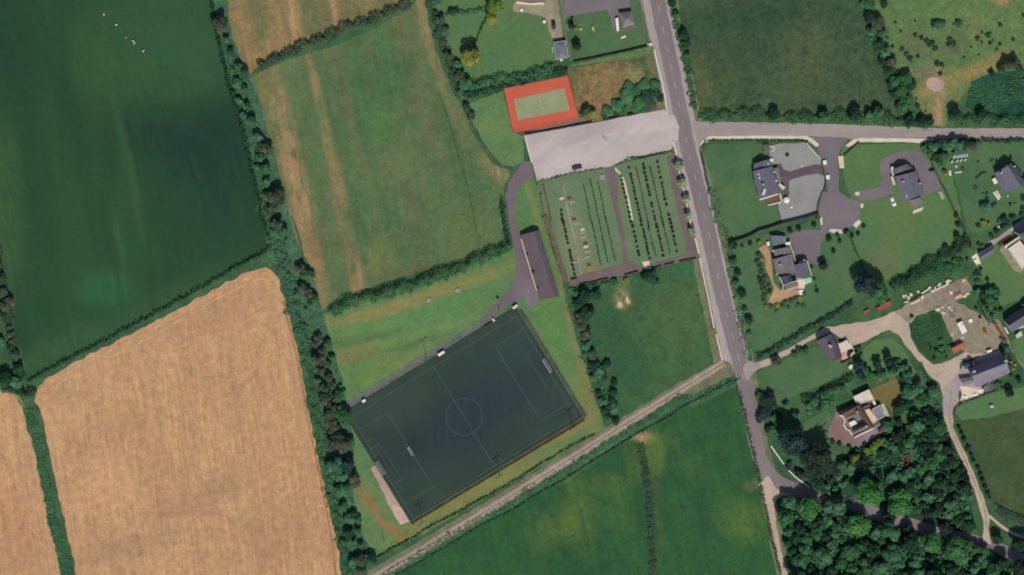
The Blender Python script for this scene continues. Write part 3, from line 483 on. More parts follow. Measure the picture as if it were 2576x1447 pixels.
ribbon('grass_strip', mbp[0], .7, Z5, gmat('lane_grass', (164, 150, 126), (154, 142, 118), .2), .15)
fld('forecourt', 'z8', '560,700 640,690 900,900 1240,980 1420,830 1520,960 1480,1040 1110,1260 1060,1380 930,1330 640,1290 400,1140 440,960', Z4, m_mud, .25)
fld('lawn', 'z8', '1170,290 1400,190 1600,80 1660,110 1740,330 1860,545 1700,610 1590,720 1450,560 1260,520', Z4, m_olive, .25)
fld('gravel_drive', 'zA', '700,700 820,560 1180,330 1480,250 1620,480 1600,640 1010,950 760,1000 700,1260 640,1460 470,1460 460,980', Z4, gmat('lilac_gravel', (172, 158, 158), (160, 148, 148), .1, grain=.07), .3)
fld('patio', 'zA', '770,900 1010,940 1150,920 1200,1030 1000,1120 830,1200 770,1180 800,1060', Z5, m_ssand, .15)
fld('patio', 'zD', '590,420 760,350 880,560 860,640 760,700 650,720 640,620', Z5, m_ssand, .12)
fld('gravel_path', 'd', '932,1178 945,1170 975,1215 1000,1260 1030,1311 1012,1318 995,1300 985,1285 962,1235', Z3, m_pinkg, .15)
fld('gravel_path', 'd', '988,1268 1010,1275 1032,1312 1008,1320 990,1295', Z4, gmat('pale_pink_gravel', (208, 180, 162), (196, 168, 150), .2), .15)
tag(ribbon('gravel_path', [PU_(-14, -31), PU_(100, -31), PU_(250, -32), PU_(400, -30), PU_(440, -28)], lambda t: 3.4 - 1.4 * t, Z3, m_greyv, .25), kind='structure')
fld('stone_patch', 't30', '1210,600 1270,580 1330,620 1325,670 1260,695 1210,670 1190,630', Z3, m_pinkg, .3, True)
fld('patio', 'zE', '1000,660 1080,600 1160,640 1447,1010 1400,1080 1260,1030', Z4, m_yard, .12)
fld('lane', 'zE', '780,520 1000,420 1450,80 1500,100 1500,260 1250,330 1180,380 900,560', Z4, gmat('grey_lane', (166, 158, 154), (154, 148, 142), .1), .2)
fld('footpath', 'zB', '1390,560 1480,580 1640,900 1760,1200 1929,1400 1929,1460 1840,1330 1680,1080 1560,900', Z4, m_track, .2)
# ------------------------------------------------------------------ football pitch
A0 = (884.0, 1050.0); UX = (.852, -.523); VX = (.523, .852)
def PU(u, v): return P('d', '%f,%f' % (A0[0] + u * UX[0] + v * VX[0], A0[1] + u * UX[1] + v * VX[1]))[0]
UA = math.atan2(-UX[1], UX[0])
sheet('football_pitch', [PU(-11, -22), PU(498, -22), PU(498, 305), PU(-11, 300)], Z4, m_pitch, .05, False)
mb = MB(); LW = .2
def ln(*p, w=LW): strip(mb, [PU(*x) for x in p], w, Z5, False, 4)
def arc(cu, cv, r, a0, a1, n=40): ln(*[(cu + r * math.cos(R(a0 + (a1 - a0) * i / n)), cv + r * math.sin(R(a0 + (a1 - a0) * i / n))) for i in range(n + 1)])
L_, W_ = 485, 294
ln((0, 0), (L_, 0)); ln((0, W_), (L_, W_)); ln((0, 0), (0, W_)); ln((L_, 0), (L_, W_)); ln((L_ / 2, 0), (L_ / 2, W_)); arc(L_ / 2, W_ / 2, 46, 0, 360)
for s, o_ in ((1, 0), (-1, L_)):
    X = lambda u: o_ + s * u
    ln((X(0), 38), (X(84), 38), (X(84), 256), (X(0), 256)); ln((X(0), 94), (X(27), 94), (X(27), 200), (X(0), 200))
    if s > 0: ln((X(0), 73), (X(21), 73)); ln((X(0), 223), (X(21), 223)); ln((X(14), 94), (X(14), 200), w=.12)
ln((8, 256), (120, 256), w=.1); ln((L_ - 84, 256), (L_, 256), w=.22)
tag(mb.out('pitch_marking', m_pline), kind='structure')
# tennis court surfaces
TC = P('zN', '97,238 885,82 1032,642 215,792'); tag(sheet('tennis_court', TC, Z4, m_red, .03, False), kind='structure')
sheet('tennis_court', P('zN', '222,372 835,232 908,502 275,628'), Z5, m_green, .02, False)
fld('path', 'zN', '1030,600 1045,650 700,720 380,790 300,795 600,720', Z5, m_mud, .05)
a, b_, c_, d_ = P('zN', '222,372 835,232 908,502 275,628'); mb = MB()
def TT(u, v): return tuple((a[i] * (1 - u) + b_[i] * u) * (1 - v) + (d_[i] * (1 - u) + c_[i] * u) * v for i in (0, 1))
def tl(*p): strip(mb, [TT(*x) for x in p], .16, Z6, False, 4)
tl((.0, .01), (1, .01)); tl((0, .99), (1, .99)); tl((.01, 0), (.01, 1)); tl((.99, 0), (.99, 1)); tl((0, .13), (1, .13)); tl((0, .87), (1, .87)); tl((.23, .13), (.23, .87)); tl((.77, .13), (.77, .87)); tl((.23, .5), (.77, .5))
tag(mb.out('court_marking', omat('court_line', (190, 190, 160))), kind='structure')

# ------------------------------------------------------------------ vegetation
BARK = omat('bark', (86, 72, 60), rough=.95)
F = {'dark': fmat('leaf_dark', (24, 46, 36), (43, 74, 54), (34, 62, 48)), 'mid': fmat('leaf_mid', (34, 70, 48), (60, 102, 66), (46, 84, 58)),
     'bright': fmat('leaf_bright', (40, 86, 50), (68, 118, 64), (50, 98, 56)), 'brown': fmat('leaf_brown', (44, 55, 47), (76, 86, 72), (46, 72, 56)),
     'teal': fmat('leaf_teal', (40, 80, 60), (72, 115, 84), (53, 95, 69)), 'olive': fmat('leaf_olive', (70, 84, 42), (116, 128, 64), (88, 92, 48)),
     'copper': fmat('leaf_copper', (24, 37, 35), (44, 58, 50), (32, 50, 44)), 'yellow': fmat('leaf_yellow', (60, 90, 44), (92, 122, 58)), 'pale': fmat('leaf_pale', (74, 104, 74), (122, 148, 110), (96, 122, 92)), 'grey': fmat('leaf_grey', (40, 57, 47), (66, 86, 68), (50, 74, 58)),
     'conifer': fmat('leaf_conifer', (26, 42, 46), (46, 66, 66), (32, 54, 50))}
for k_, m_ in F.items(): protos(k_, m_, BARK)
def treerow(name, z, s, fmt, group, kinds, cat='tree', hk=1.0, sort=True):
    """s: 'x,y,r[,kind]' in sheet units; labels count the row from the north"""
    sc = ZN[z][2] * K * M; it = []
    for t in s.split():
        f = t.split(','); it.append((P1(z, float(f[0]), float(f[1])), float(f[2]) * sc, f[3] if len(f) > 3 else kinds[len(it) % len(kinds)]))
    if sort: it.sort(key=lambda a: -a[0][1])
    for i, (xy, r, kd) in enumerate(it):
        v = PROTO[kd][0][0 if r > 4.2 else (1 if r > 1.9 else 2)]
        tree(name, fmt % ordn(i), kd, xy, r, v[4] * r / v[3] * hk, group, cat)
# --- long hedgerow west of the meadows
treerow('tree', 'zV', '75,150,52,brown 110,240,26,teal 140,310,24,dark 185,405,30,mid 150,420,22 215,450,40,mid 180,500,34,teal 225,540,26,mid 150,560,20,dark 235,630,24,dark 190,610,28,teal 260,730,34,mid 215,700,24,teal 305,830,36,teal 350,900,48,brown 320,950,34,mid 350,1020,40,mid 300,1010,28,teal 355,1100,34,teal 415,1190,58,brown 385,1260,44,grey 360,1180,34,teal 420,1350,44,grey 455,1400,38,mid 395,1400,30,teal',
    '%s tree from the north in the hedgerow between dark pasture and striped meadow', 'trees of the hedgerow beside the dark pasture', ['teal', 'mid', 'dark'], hk=.85)
treerow('tree', 'zH', '62,225,44,brown 105,265,50,mid 150,270,32,grey 70,365,42,brown 30,420,30,teal 125,420,44,brown 170,455,38,mid 130,490,26,mid 95,530,20,mid 195,755,34,brown 180,805,38,brown 265,800,36,mid 225,865,40,brown 200,930,56,brown 300,915,30,mid 215,1010,40,brown 285,960,30,mid 275,1070,42,brown 190,1090,30,teal 245,1150,48,grey 365,1130,22,mid 395,1165,20,mid 250,1230,58,brown 345,1210,52,mid 310,1130,36,grey 300,1300,44,brown 370,1310,44,mid 290,1360,48,brown 300,1420,56,brown 400,1390,42,mid',
    '%s ragged tree from the north, in the row right of the tan stubble', 'trees of the row right of the stubble', ['brown', 'mid'], hk=.85)
treerow('tree', 't12', '570,230,60,grey 660,250,70,mid 580,330,56,brown 690,300,44,mid 630,450,84,brown 715,440,40,mid 600,620,70,teal 690,610,62,conifer 560,640,50,conifer 740,730,60,brown 640,700,50,teal 690,780,40,mid 620,800,44,mid 740,985,36,dark 660,930,40,mid 700,1020,40,teal 770,1030,34,mid 700,1130,44,dark 770,1120,38,mid 660,1200,40,mid 730,1200,36,teal 790,1220,34,mid 800,1330,58,grey 870,1320,46,dark 730,1350,46,teal 800,1420,50,grey',
    '%s tree from the north, in the belt left of the football pitch', 'trees of the belt left of the football pitch', ['mid', 'teal'], hk=.8)
H = hedge
H('hedge', 'thin dark scraggy hedge along right edge of the big dark pasture', P('zV', '15,-10 30,60 45,110 60,220 80,330 100,400 115,470 140,570 180,660 205,760 230,850 250,960 270,1050 300,1160 320,1270 345,1370 370,1450'), 2.2, 2.4, F['dark'], lump=1.0)
H('hedge', 'overgrown teal green bank hedge between dark pasture and striped meadow', P('zV', '100,240 130,330 160,420 190,520 210,620 235,720 265,820 300,930 315,1020 335,1120 350,1230 385,1350 420,1450'), 5.5, 1.6, F['teal'], lump=1.3, dens=4)
H('hedge', 'tangled hedge bank above the northeast corner of the stubble', P('t11', '60,30 90,150 110,250 140,330 180,420 200,520 240,640 260,760 290,880 320,1000 350,1100'), 7.5, 2.2, F['teal'], lump=1.2, dens=5)
H('hedge', 'rough green hedge bank along right edge of the stubble field', P('t11', '330,1000 370,1120 400,1250 420,1400 t12:440,120 470,300 510,480 540,680 570,850 610,1000 650,1180 690,1350 720,1450'), 6.0, 1.8, F['mid'], lump=1.3, dens=4)
H('hedge', 'low clipped hedge in the diagonal line between dark pasture and stubble', P('t01', '208,1434 450,1300 700,1172 1000,1010 1300,848 1500,735 1650,648 1800,560 1930,492 t11:40,470 110,415'), 1.9, 2.3, F['dark'], lump=.7)
H('hedge', 'bushy western boundary hedge at the left edge of the dark pasture', P('t01', '-20,420 0,560 20,680 40,800 60,900 70,1000 90,1130 120,1250 150,1340 180,1430'), 4.0, 2.6, F['grey'], lump=1.3)
treerow('tree', 't01', '5,640,44,dark 20,760,44,grey 60,860,60,brown 30,930,40,dark 80,1080,34,brown 80,1180,34,dark 120,1240,40,grey 140,1340,54,dark 40,1420,70,dark 120,1440,60,teal 10,1130,40,teal',
    '%s bush from the north at the left boundary of the dark pasture', 'bushes on the left boundary', ['dark'], hk=.7)
H('hedge', 'smooth tall grass hedge strip separating the two stubble fields', P('t02', '225,190 265,350 300,500 335,680 365,820 390,960 415,1090 450,1220 490,1340 520,1480'), 5.6, 1.0, F['teal'], dens=7, leaf=.32, lump=.25)
H('hedge', 'dark bushes where the three hedges meet beside left stubble', P('t02', '20,20 90,30 160,60 220,90 250,40'), 5, 2.5, F['dark'], lump=1)
H('hedge', 'thick grey green hedge between the cut meadow and the striped meadow', P('t10', '15,505 80,480 150,440 240,400 330,350 420,320 510,285 600,240 660,205 740,185 830,165 900,130 980,95 1070,60 1165,20'), 5.2, 3.0, F['grey'], lump=.8)
H('hedge', 'dense dark hedge above the practice grass, sloping up to the clubhouse lane', P('t11', '570,925 620,880 700,840 800,800 900,790 960,775 1060,745 1150,715 1260,680 1400,625 1500,590 1570,560 1680,510 1780,470 1860,420 1920,420'), 6.4, 4.8, F['mid'], lump=.8, dens=8)
H('hedge', 'short dark hedge between meadow and the clubhouse lane', P('t11', '1845,50 1860,130 1865,200 1880,280 1895,360'), 2.4, 2.2, F['dark'], lump=1.2)
H('hedge', 'rough grey hedge at the right edge of the striped meadow, beside the paddock', P('t10', '1310,-20 1340,80 1380,190 1400,290 1440,400 1480,500 1520,620 1545,740'), 5.0, 2.4, F['grey'], lump=1.1)
treerow('bush', 't10', '1360,20,50 1390,150,46 1430,240,40 1470,90,30,dark 1510,75,26,dark 1450,420,44 1520,490,40,teal 1540,570,50 1580,640,60,teal 1590,710,50,dark 1560,700,46,teal 1590,820,38,grey 1620,880,38,grey',
    '%s bush from the north along the boundary between paddock and striped meadow', 'bushes left of the paddock', ['teal', 'grey'], 'bush', hk=.7)
H('hedge', 'short straight hedge across the top of the paddock', P('t10', '1430,110 1530,100 1620,90 1715,78'), 3.0, 1.8, F['teal'], lump=.5)
H('hedge', 'broad dark hedge above the red tennis court', P('t10', '1600,660 1700,630 1820,605 1930,590 t20:80,575 200,545 320,510'), 5.6, 3.0, F['teal'], lump=.5, dens=7)
H('hedge', 'dark scrubby hedge touching the top edge of the tennis court', P('t10', '1600,720 1700,690 1800,670 1880,650 1940,620 t20:100,600 220,560 330,540 420,540'), 4.0, 2.2, F['dark'], lump=1.1)
H('hedge', 'thin dark diagonal hedge dividing the paddock from the long lawn', P('t10', '1785,-20 1750,110 1700,210 1665,300 1635,375'), 1.2, 1.6, F['dark'], lump=.8)
for z, x, y, r, kd, lab in (('t10', 1810, 50, 70, 'yellow', 'yellow green tree on the diagonal hedge at the top edge of the photo'), ('t10', 1775, 140, 50, 'olive', 'olive tree on the diagonal hedge, just below a yellow green one'), ('t10', 1625, 440, 76, 'olive', 'round olive tree standing alone at the lower end of the diagonal paddock hedge'),
    ('zT', 1210, 755, 82, 'copper', 'round dark purple tree on the lawn right of the small grey shed'), ('zT', 1130, 430, 62, 'copper', 'dark bush on lawn inside a pale corner kerb'), ('zT', 1190, 470, 40, 'olive', 'small brown shrub beside a dark bush on the lawn'), ('zT', 1140, 290, 26, 'dark', 'tiny dark shrub at the lower edge of the purple grey drive'),
    ('h4', 1305, 755, 76, 'copper', 'dark purple bush beside the forecourt, right of the two wing house'), ('t31', 730, 690, 96, 'conifer', 'big blue black conifer at the foot of the garden hedge'), ('t31', 820, 760, 90, 'mid', 'large green tree beside the blue black conifer, above the gravel lane'),
    ('t32', 190, 430, 128, 'conifer', 'large blue black tree above the white roadside wall'), ('t32', 360, 570, 165, 'copper', 'huge dark copper beech beside the white roadside wall'), ('t32', 740, 810, 130, 'bright', 'large bright green tree on the north side of the woodland lane'), ('t32', 975, 895, 108, 'bright', 'second bright green tree, right of the largest one on the woodland lane'),
    ('t32', 1330, 1095, 60, 'copper', 'dark tree crown over the woodland lane at its middle'), ('t32', 900, 1000, 60, 'copper', 'dark tree leaning over the woodland lane near the pale gap'), ('t32', 1900, 1200, 70, 'dark', 'round dark tree at the right edge beside the lane fork'), ('t32', 1725, 1170, 46, 'dark', 'dark bush at the lower end of the forked lane'), ('t32', 1890, 1390, 90, 'copper', 'dark tree at the lower right corner over the lane'),
    ('zA', 1650, 1020, 90, 'copper', 'round dark bush on the lawn right of the long dark slate house'), ('zA', 1820, 800, 62, 'dark', 'dark bush near the right edge beside the long dark slate house')):
    if r: tree('tree' if r * ZN[z][2] * K * M > 2.4 else 'bush', lab, kd, P1(z, x, y), r * ZN[z][2] * K * M, None if 'huge' not in lab else 15, None, 'tree' if r * ZN[z][2] * K * M > 2.4 else 'bush')
for i, (z, x, y, r) in enumerate((('z5', 1275, 290, 92), ('z5', 1345, 605, 88), ('z5', 1422, 905, 80), ('z5', 1450, 1195, 72), ('z7', 1510, 335, 72))):
    tree('roadside_tree', '%s round clipped tree from the north on the cemetery wall by the main road' % ordn(i), 'pale', P1(z, x, y), r * ZN[z][2] * K * M * 1.08, 5.0, 'round trees along the cemetery wall')
# --- field right of the main road, and the side road
H('hedge', 'ragged grassy hedge on the right side of the main road, beside the rough meadow', P('t20', '1195,-20 1225,120 1260,260 1300,420 1335,560 1350,700 1385,830'), 3.6, 1.2, F['mid'], lump=1.2)
treerow('bush', 't20', '1200,20,36,dark 1240,120,34 1290,270,44,dark 1310,330,40,dark 1320,420,30,mid 1340,560,26,teal', '%s bush from the north on the right main road verge by the rough meadow', 'bushes on the right verge of the main road', ['mid'], 'bush', hk=.8)
H('hedge', 'thick lumpy hedge between the rough meadow and the side road', P('t20', '1400,870 1520,880 1640,865 1760,850 1900,870 t30:60,880 200,890 340,880 460,870 560,880 680,890 800,890 900,905 1020,920 1120,930 1220,935'), 5.4, 3.0, F['mid'], lump=1.3, dens=7)
treerow('bush', 't30', '40,860,50,dark 420,880,56,mid 650,860,62,dark 760,880,50,teal 830,860,56,mid 1010,820,54,mid 1070,920,50,dark 1160,930,46,dark 1220,920,36,dark', '%s bush from the north in the thick hedge above the side road', 'bushes in the hedge above the side road', ['mid'], 'bush', hk=.8)
treerow('bush', 't30', '740,30,60 760,130,50,dark 820,180,60,brown 780,240,44,teal 860,260,44 830,340,56,dark 800,310,40,teal 880,400,50,teal 930,470,46,brown 860,470,40,dark 910,540,44,dark 1040,590,56 960,620,50 920,640,40,dark 1000,680,56 960,720,44,dark 1080,650,44,dark 1030,760,50 870,30,36,dark', '%s bush from the north in the wild hedge between rough meadow and pasture', 'bushes between rough meadow and pasture', ['mid'], 'bush', hk=.75)
H('hedge', 'wild hedge between the rough meadow and the bright pasture', P('t30', '730,-30 770,110 800,230 830,350 880,460 930,570 980,680 1010,800 1070,890'), 6.5, 2.0, F['teal'], lump=1.4, dens=5)
H('hedge', 'dark bramble hedge between side road and bracken, right of the field gate', P('t30', '1360,900 1420,890 1500,910 1600,890 1700,910 1800,910 1940,900'), 6, 3.2, F['mid'], lump=.8, dens=7)
treerow('bush', 't30', '1790,490,44,brown 1850,490,48,brown 1760,530,36,brown 1890,520,36,dark 1680,560,28,dark 1400,870,50,dark 1600,860,44,dark', '%s bush from the north around the dark bracken patch at the right edge', 'bushes round the bracken patch', ['brown'], 'bush')
treerow('shrub', 't30', '1280,185,40,mid 1255,180,34,dark 1440,180,32,mid 1320,180,30,mid', '%s from the north of the low green clumps in the middle of the pasture', 'low green clumps in the pasture', ['mid'], 'shrub', hk=.5)
for x, y, r in ((960, 175, 14), (1110, 160, 8), (1660, 265, 22), (1580, 290, 20), (1615, 320, 12), (1675, 325, 16), (1700, 310, 10), (1750, 335, 16), (1725, 375, 14), (1615, 250, 14), (1680, 255, 14), (1750, 190, 18), (1160, 290, 20), (1200, 310, 26), (1240, 330, 26), (1260, 370, 26), (1220, 340, 20), (1110, 265, 18), (1005, 240, 14), (1375, 300, 24), (1400, 330, 24), (1360, 340, 20), (1010, 375, 18), (1040, 410, 20), (1070, 445, 26), (1130, 430, 16), (1280, 480, 26), (1310, 490, 22), (1300, 560, 20), (1535, 360, 10), (1590, 415, 8), (1925, 120, 16), (1850, 300, 16), (1480, 440, 14), (1690, 520, 10), (1120, 745, 12), (1130, 800, 22), (1190, 840, 12), (940, 350, 16), (1400, 190, 10), (900, 290, 14)):
    tree('shrub', 'small dark bush dotted about the bright pasture at the top right', 'dark' if r > 15 else 'mid', P1('t30', x, y), r * q * K * M * 1.05, 1.1, 'bushes dotted about the pasture', 'shrub')
o = H('bracken', 'dark green bracken mass at the right edge above the side road', P('t30', '1560,790 1700,720 1830,690 1960,650'), 17, 1.3, F['teal'], 'bracken', lump=.5, dens=3, wander=.02); o['kind'] = 'stuff'
o = H('bracken', 'round mound of bracken enclosed by the gravel lane and the yard', P('t31', '1110,1060 1200,1030 1320,1010'), 13, 1.0, F['mid'], 'bracken', lump=.4, dens=3, wander=.02); o['kind'] = 'stuff'
ribbon('wheel_track', P('t10', '1380,700 1450,900 1520,1150 1600,1420 t11:1660,280 1700,350'), .7, Z2, gmat('worn_grass', (70, 96, 60), (64, 90, 58), .2), .2)
ribbon('wheel_track', P('t10', '1600,940 1680,1060 1760,1170 1850,1260 1930,1270'), .8, Z3, gmat('worn_grass_edge', (84, 100, 70), (70, 88, 62), .2), .15)
ribbon('wheel_track', P('t11', '270,190 310,300 345,430 365,540'), .9, Z2, bpy.data.materials['worn_grass'], .25)
# --- waste plot by the parking lot
treerow('bush', 't20', '800,800,60,teal 870,740,70,teal 930,680,50,mid 880,650,46,teal 960,780,56,bright 1000,640,50,teal 1020,720,60,dark 1080,640,46,mid 1080,700,50,dark 1040,790,56,grey 1120,740,36,dark 720,840,50,teal 780,830,44,dark 840,830,50,mid 1000,820,44,grey 940,820,50,mid 700,870,36,dark', '%s bramble clump from the north in the thicket above the parking lot', 'brambles above the parking lot', ['teal'], 'bush', hk=.33)
treerow('bush', 't20', '560,840,40,grey 600,860,40,olive 530,870,24,grey', '%s bush from the north at the gap between tennis court and parking lot', 'bushes beside the parking lot gap', ['grey'], 'bush', hk=.8)
# --- middle field margins
treerow('bush', 't21', '480,770,30,teal 560,790,60,dark 640,780,46,dark 500,850,50,dark 560,930,60,dark 510,960,46,brown 590,900,36,dark 530,1010,50,brown 560,1160,44,teal 560,1080,50,brown 600,1230,44,brown 620,1310,46,dark 720,1300,36,dark 660,1360,50,teal 690,1400,36,dark 620,1400,40,teal 770,1440,30,dark', '%s bush from the north along the left side of the small field below the cemetery', 'bushes left of the small field', ['dark'], 'bush', hk=.7)
treerow('bush', 't22', '655,70,30,dark 760,75,36,dark 680,140,36,teal 750,130,36,dark 700,210,40,dark 770,190,46,teal 720,270,36,mid 780,290,36,dark', '%s bush from the north just above the dirt track bend, right of the pitch', 'bushes above the dirt track', ['dark'], 'bush', hk=.7)
H('hedge', 'shaggy green hedge on the left edge of the small field below the cemetery', P('t21', '450,730 470,820 500,930 530,1050 560,1170 590,1300 620,1430 t22:690,100 730,200 760,290'), 5.5, 1.5, F['teal'], lump=1.4, dens=4)
H('hedge', 'green growth under the black cemetery wall', P('t21', '450,760 560,725 700,700 760,690'), 3.0, 1.3, F['teal'], lump=.8)
treerow('bush', 't21', '1040,650,60,dark 990,640,30,dark 860,670,26,olive 770,680,30,mid 1090,690,36,mid', '%s bush from the north below the cemetery south wall', 'bushes below the cemetery wall', ['dark'], 'bush', hk=.6)
# --- hedges along the dirt track and the south field
H('hedge', 'low dark hedge on the upper side of the dirt track, below the football pitch', P('t12', '915,1312 1050,1235 1200,1155 1330,1070 1500,985 1650,900 1800,820 1940,740 t22:150,650 300,560 450,470 620,385'), 1.2, 1.3, F['dark'], lump=.35)
H('hedge', 'low weedy grass hedge on the lower side of the dirt track', P('t12', '960,1460 1100,1365 1250,1275 1400,1180 1500,1130 1620,1065 1780,970 1940,890 t22:120,800 280,720 450,620 620,510 800,400 950,310 1100,225 1230,110 1400,110 1560,30 1690,-20'), 3.4, .6, F['mid'], lump=.9, dens=3.5)
H('hedge', 'thin dark hedge along the north edge of the southern field', P('t12', '1050,1447 1250,1340 1480,1200 1700,1070 1940,950 t22:200,830 400,720 600,590 820,455 1010,340 1150,270 1300,170 1460,90 1600,10 1720,-40'), .9, 1.0, F['dark'], lump=.8)
H('hedge', 'grassy bank hedge dividing the southern field from top to bottom', P('t22', '975,450 990,560 1010,680 1025,800 1035,920 1045,1050 1050,1180 1060,1320 1070,1480'), 3.4, 1.0, F['grey'], lump=1.0)
H('hedge', 'dark hedge along the left side of the curving road beside the southern field', P('t22', '1700,20 1730,130 1760,250 1780,350 1810,470 1850,640 1880,780 1905,900 1925,1000 t32:15,1130 60,1300 100,1440'), 1.6, 1.1, F['grey'], lump=1.2)
H('hedge', 'ragged grass hedge between main road and the walled garden, right of the cemetery', P('t21', '1500,-20 1530,100 1560,220 1600,330 1640,420 1650,540 1670,660 1700,800 1720,930 1740,1060 1780,1200 1800,1280'), 4.4, 1.1, F['teal'], lump=1.3, dens=4)
treerow('bush', 't21', '1660,400,34,dark 1670,525,34,mid 1700,620,30,dark 1690,695,34,teal 1740,770,36,dark 1755,880,24,dark 1785,975,36,dark 1790,1070,24,teal 1800,390,18,dark 1735,410,16,dark', '%s bush from the north down the left side of the garden with two houses', 'bushes along the garden road side', ['dark'], 'bush', hk=.75)
# --- garden hedges on the right
H('hedge', 'low dark hedge inside the cream path, along the top of the gravel court garden', P('t30', '-500,1112 -475,1078 -430,1060 0,1058 270,1062 300,1072'), 1.1, 1.1, F['dark'], lump=.4)
H('hedge', 'thin dark hedge down the left edge of the garden with the gravel court', P('t20', '1420,1130 1445,1240 1470,1370 1490,1460'), 1.2, 1.0, F['dark'], lump=.8)
treerow('bush', 'h4', '50,460,60,dark 165,470,26,dark 275,435,34,dark 400,415,40,olive 845,250,44,copper 965,225,44,dark 1190,160,40,dark 60,680,30,dark', '%s bush from the north under the boarded fence above the two wing house', 'bushes under the boarded fence', ['dark'], 'bush', hk=.8)
treerow('bush', 't31', '460,355,26,dark 495,450,22,dark 540,375,18,dark 525,330,20,dark 590,315,28,mid 630,340,22,dark 680,320,18,dark 720,265,18,dark 350,655,12,dark 370,750,16,dark 360,715,10,dark 665,565,10,dark 690,625,10,dark 330,570,14,dark', '%s small dark bush from the north on the lawn below the turning circle', 'small bushes below the turning circle', ['dark'], 'bush')
H('hedge', 'narrow dark hedge line running down the lawn from the turning circle', P('t31', '635,375 660,440 690,510 715,570 745,620'), .9, 1.0, F['dark'], lump=1.2)
treerow('shrub', 'h4', '400,600,46,grey 380,690,44,grey 450,660,40,olive 420,760,50,grey 440,850,50,grey 400,930,40,dark 480,930,50,grey 450,1010,54,grey 540,1020,30,dark 470,1090,50,grey 560,1110,40,dark 480,1180,44,grey 530,1160,30,olive 470,1260,40,grey 500,1340,40,olive 570,1330,40,grey 650,1320,40,olive 740,1320,36,grey 780,1270,40,grey 860,1250,40,grey 930,1220,40,grey 1000,1210,40,olive 1040,1150,36,grey 960,1320,40,mid 1040,1330,40,mid 830,1350,36,mid 660,1390,36,mid', '%s shrub from the north in the curved bed around the sandy patio', 'shrubs in the curved garden bed', ['grey'], 'shrub', hk=.6)
treerow('bush', 't31', '1420,180,24,dark 1435,255,26,dark 1425,345,30,dark 1340,420,28,dark', '%s round dark bush from the north at the right edge of the big lawn', 'round bushes at the right of the big lawn', ['dark'], 'bush')
H('hedge', 'thick dark hedge on the lower side of the side road, right of the cream path', P('t30', '1190,1085 1290,1075 1400,1065 1550,1062 1700,1058 1830,1062 1945,1055'), 2.6, 2.0, F['dark'], lump=.8)
treerow('bush', 't30', '1190,1080,20,dark 1180,1130,34,teal 1240,1110,50,teal 1290,1090,40,dark 1350,1100,50,teal 1250,1190,44,dark 1320,1190,46,mid 1420,1100,56,teal 1480,1100,46,dark 1220,1160,40,mid 1300,1240,36,teal 1545,1100,40,grey 1330,1290,20,brown 1340,1310,20,olive', '%s bush from the north in the corner thicket above the white sheets', 'bushes of the corner thicket', ['teal'], 'bush', hk=.8)
treerow('bush', 'z3', '1055,1000,50,brown 1220,1350,110,teal 1185,1085,24,dark 1250,1090,34,dark 1255,1185,40,dark 1100,510,24,dark 1400,1275,36,dark 1350,1310,40,dark 1900,1170,60,dark 1680,1280,36,dark 1760,1260,24,dark 1350,510,50,teal 1910,1380,60,dark 820,650,40,mid', '%s bush from the north in the garden of the slate house at the right edge', 'bushes in the right edge garden', ['mid'], 'bush', hk=.6)
H('hedge', 'low dark hedge piece on the lawn left of the right edge slate house', P('z3', '1055,815 1120,760 1200,710 1260,715'), 1.0, 1.0, F['dark'], lump=.8)
H('hedge', 'deep hedge between the big lawn and the rubble yard', P('zC', '490,580 600,490 720,430 850,360 960,260 1100,170 1240,90 1380,20 zE:380,500 420,440'), 6.0, 3.2, F['dark'], lump=1.0, dens=9)
H('hedge', 'green sloping hedge side above the row of white rubble blocks', P('zC', '700,560 850,480 1050,380 1250,300 1450,230 1650,160 1800,110'), 6.0, 2.0, F['mid'], lump=1.0, dens=6)
H('hedge', 'dark narrow hedge on the upper side of the gravel lane', P('t31', '-90,1240 0,1205 100,1150 200,1090 300,1030 400,975 500,920 570,870 640,830'), 3.0, 1.9, F['dark'], lump=.9)
treerow('bush', 't31', '60,1280,40,brown 240,1210,36,mid 200,1230,30,mid 280,1200,30,mid 1085,940,18,dark', '%s bush from the north by the gravel lane below the thin hedge', 'bushes by the gravel lane', ['mid'], 'bush', hk=.7)
treerow('tree', 'zE', '400,560,60,grey 330,620,64,grey 260,720,54,brown 470,590,40,dark 620,560,44,dark 690,600,44,teal 740,620,40,teal 840,400,44,dark 700,180,60,olive 800,190,44,olive 620,230,50,dark 1080,110,70,dark 1000,150,50,teal 1220,80,60,dark 1150,160,44,dark 950,330,60,dark 1060,250,60,dark 870,430,46,dark 1150,220,50,grey 1270,60,40,dark 1390,30,50,dark 180,860,56,mid 300,880,56,mid 80,950,60,mid 420,830,40,dark 660,1010,44,dark 590,1060,40,dark 560,1130,44,teal 640,1130,50,teal 780,1190,46,dark 600,1240,60,teal', '%s tree from the north in the thicket above the white flat roof', 'trees of the right edge thicket', ['dark'], hk=.8)
treerow('tree', 'zB', '1080,60,80,teal 1180,130,90,dark 1280,60,90,teal 1380,40,80,mid 1430,130,80,teal 1300,200,90,teal 1400,230,80,mid 1200,300,80,dark 1310,310,80,teal 1440,300,60,mid 1280,400,60,grey 1400,420,56,mid 1500,400,50,dark 1350,500,50,mid 1130,530,36,dark 1060,370,36,brown', '%s tree from the north in the dark clump right of the rubble yard', 'trees of the dark clump by the rubble yard', ['teal'], hk=.9)
H('hedge', 'thin dark hedge line going down right of the rubble yard', P('zB', '1080,220 1130,340 1200,470 1260,580 1310,665'), 1.0, 1.4, F['dark'], lump=.7)
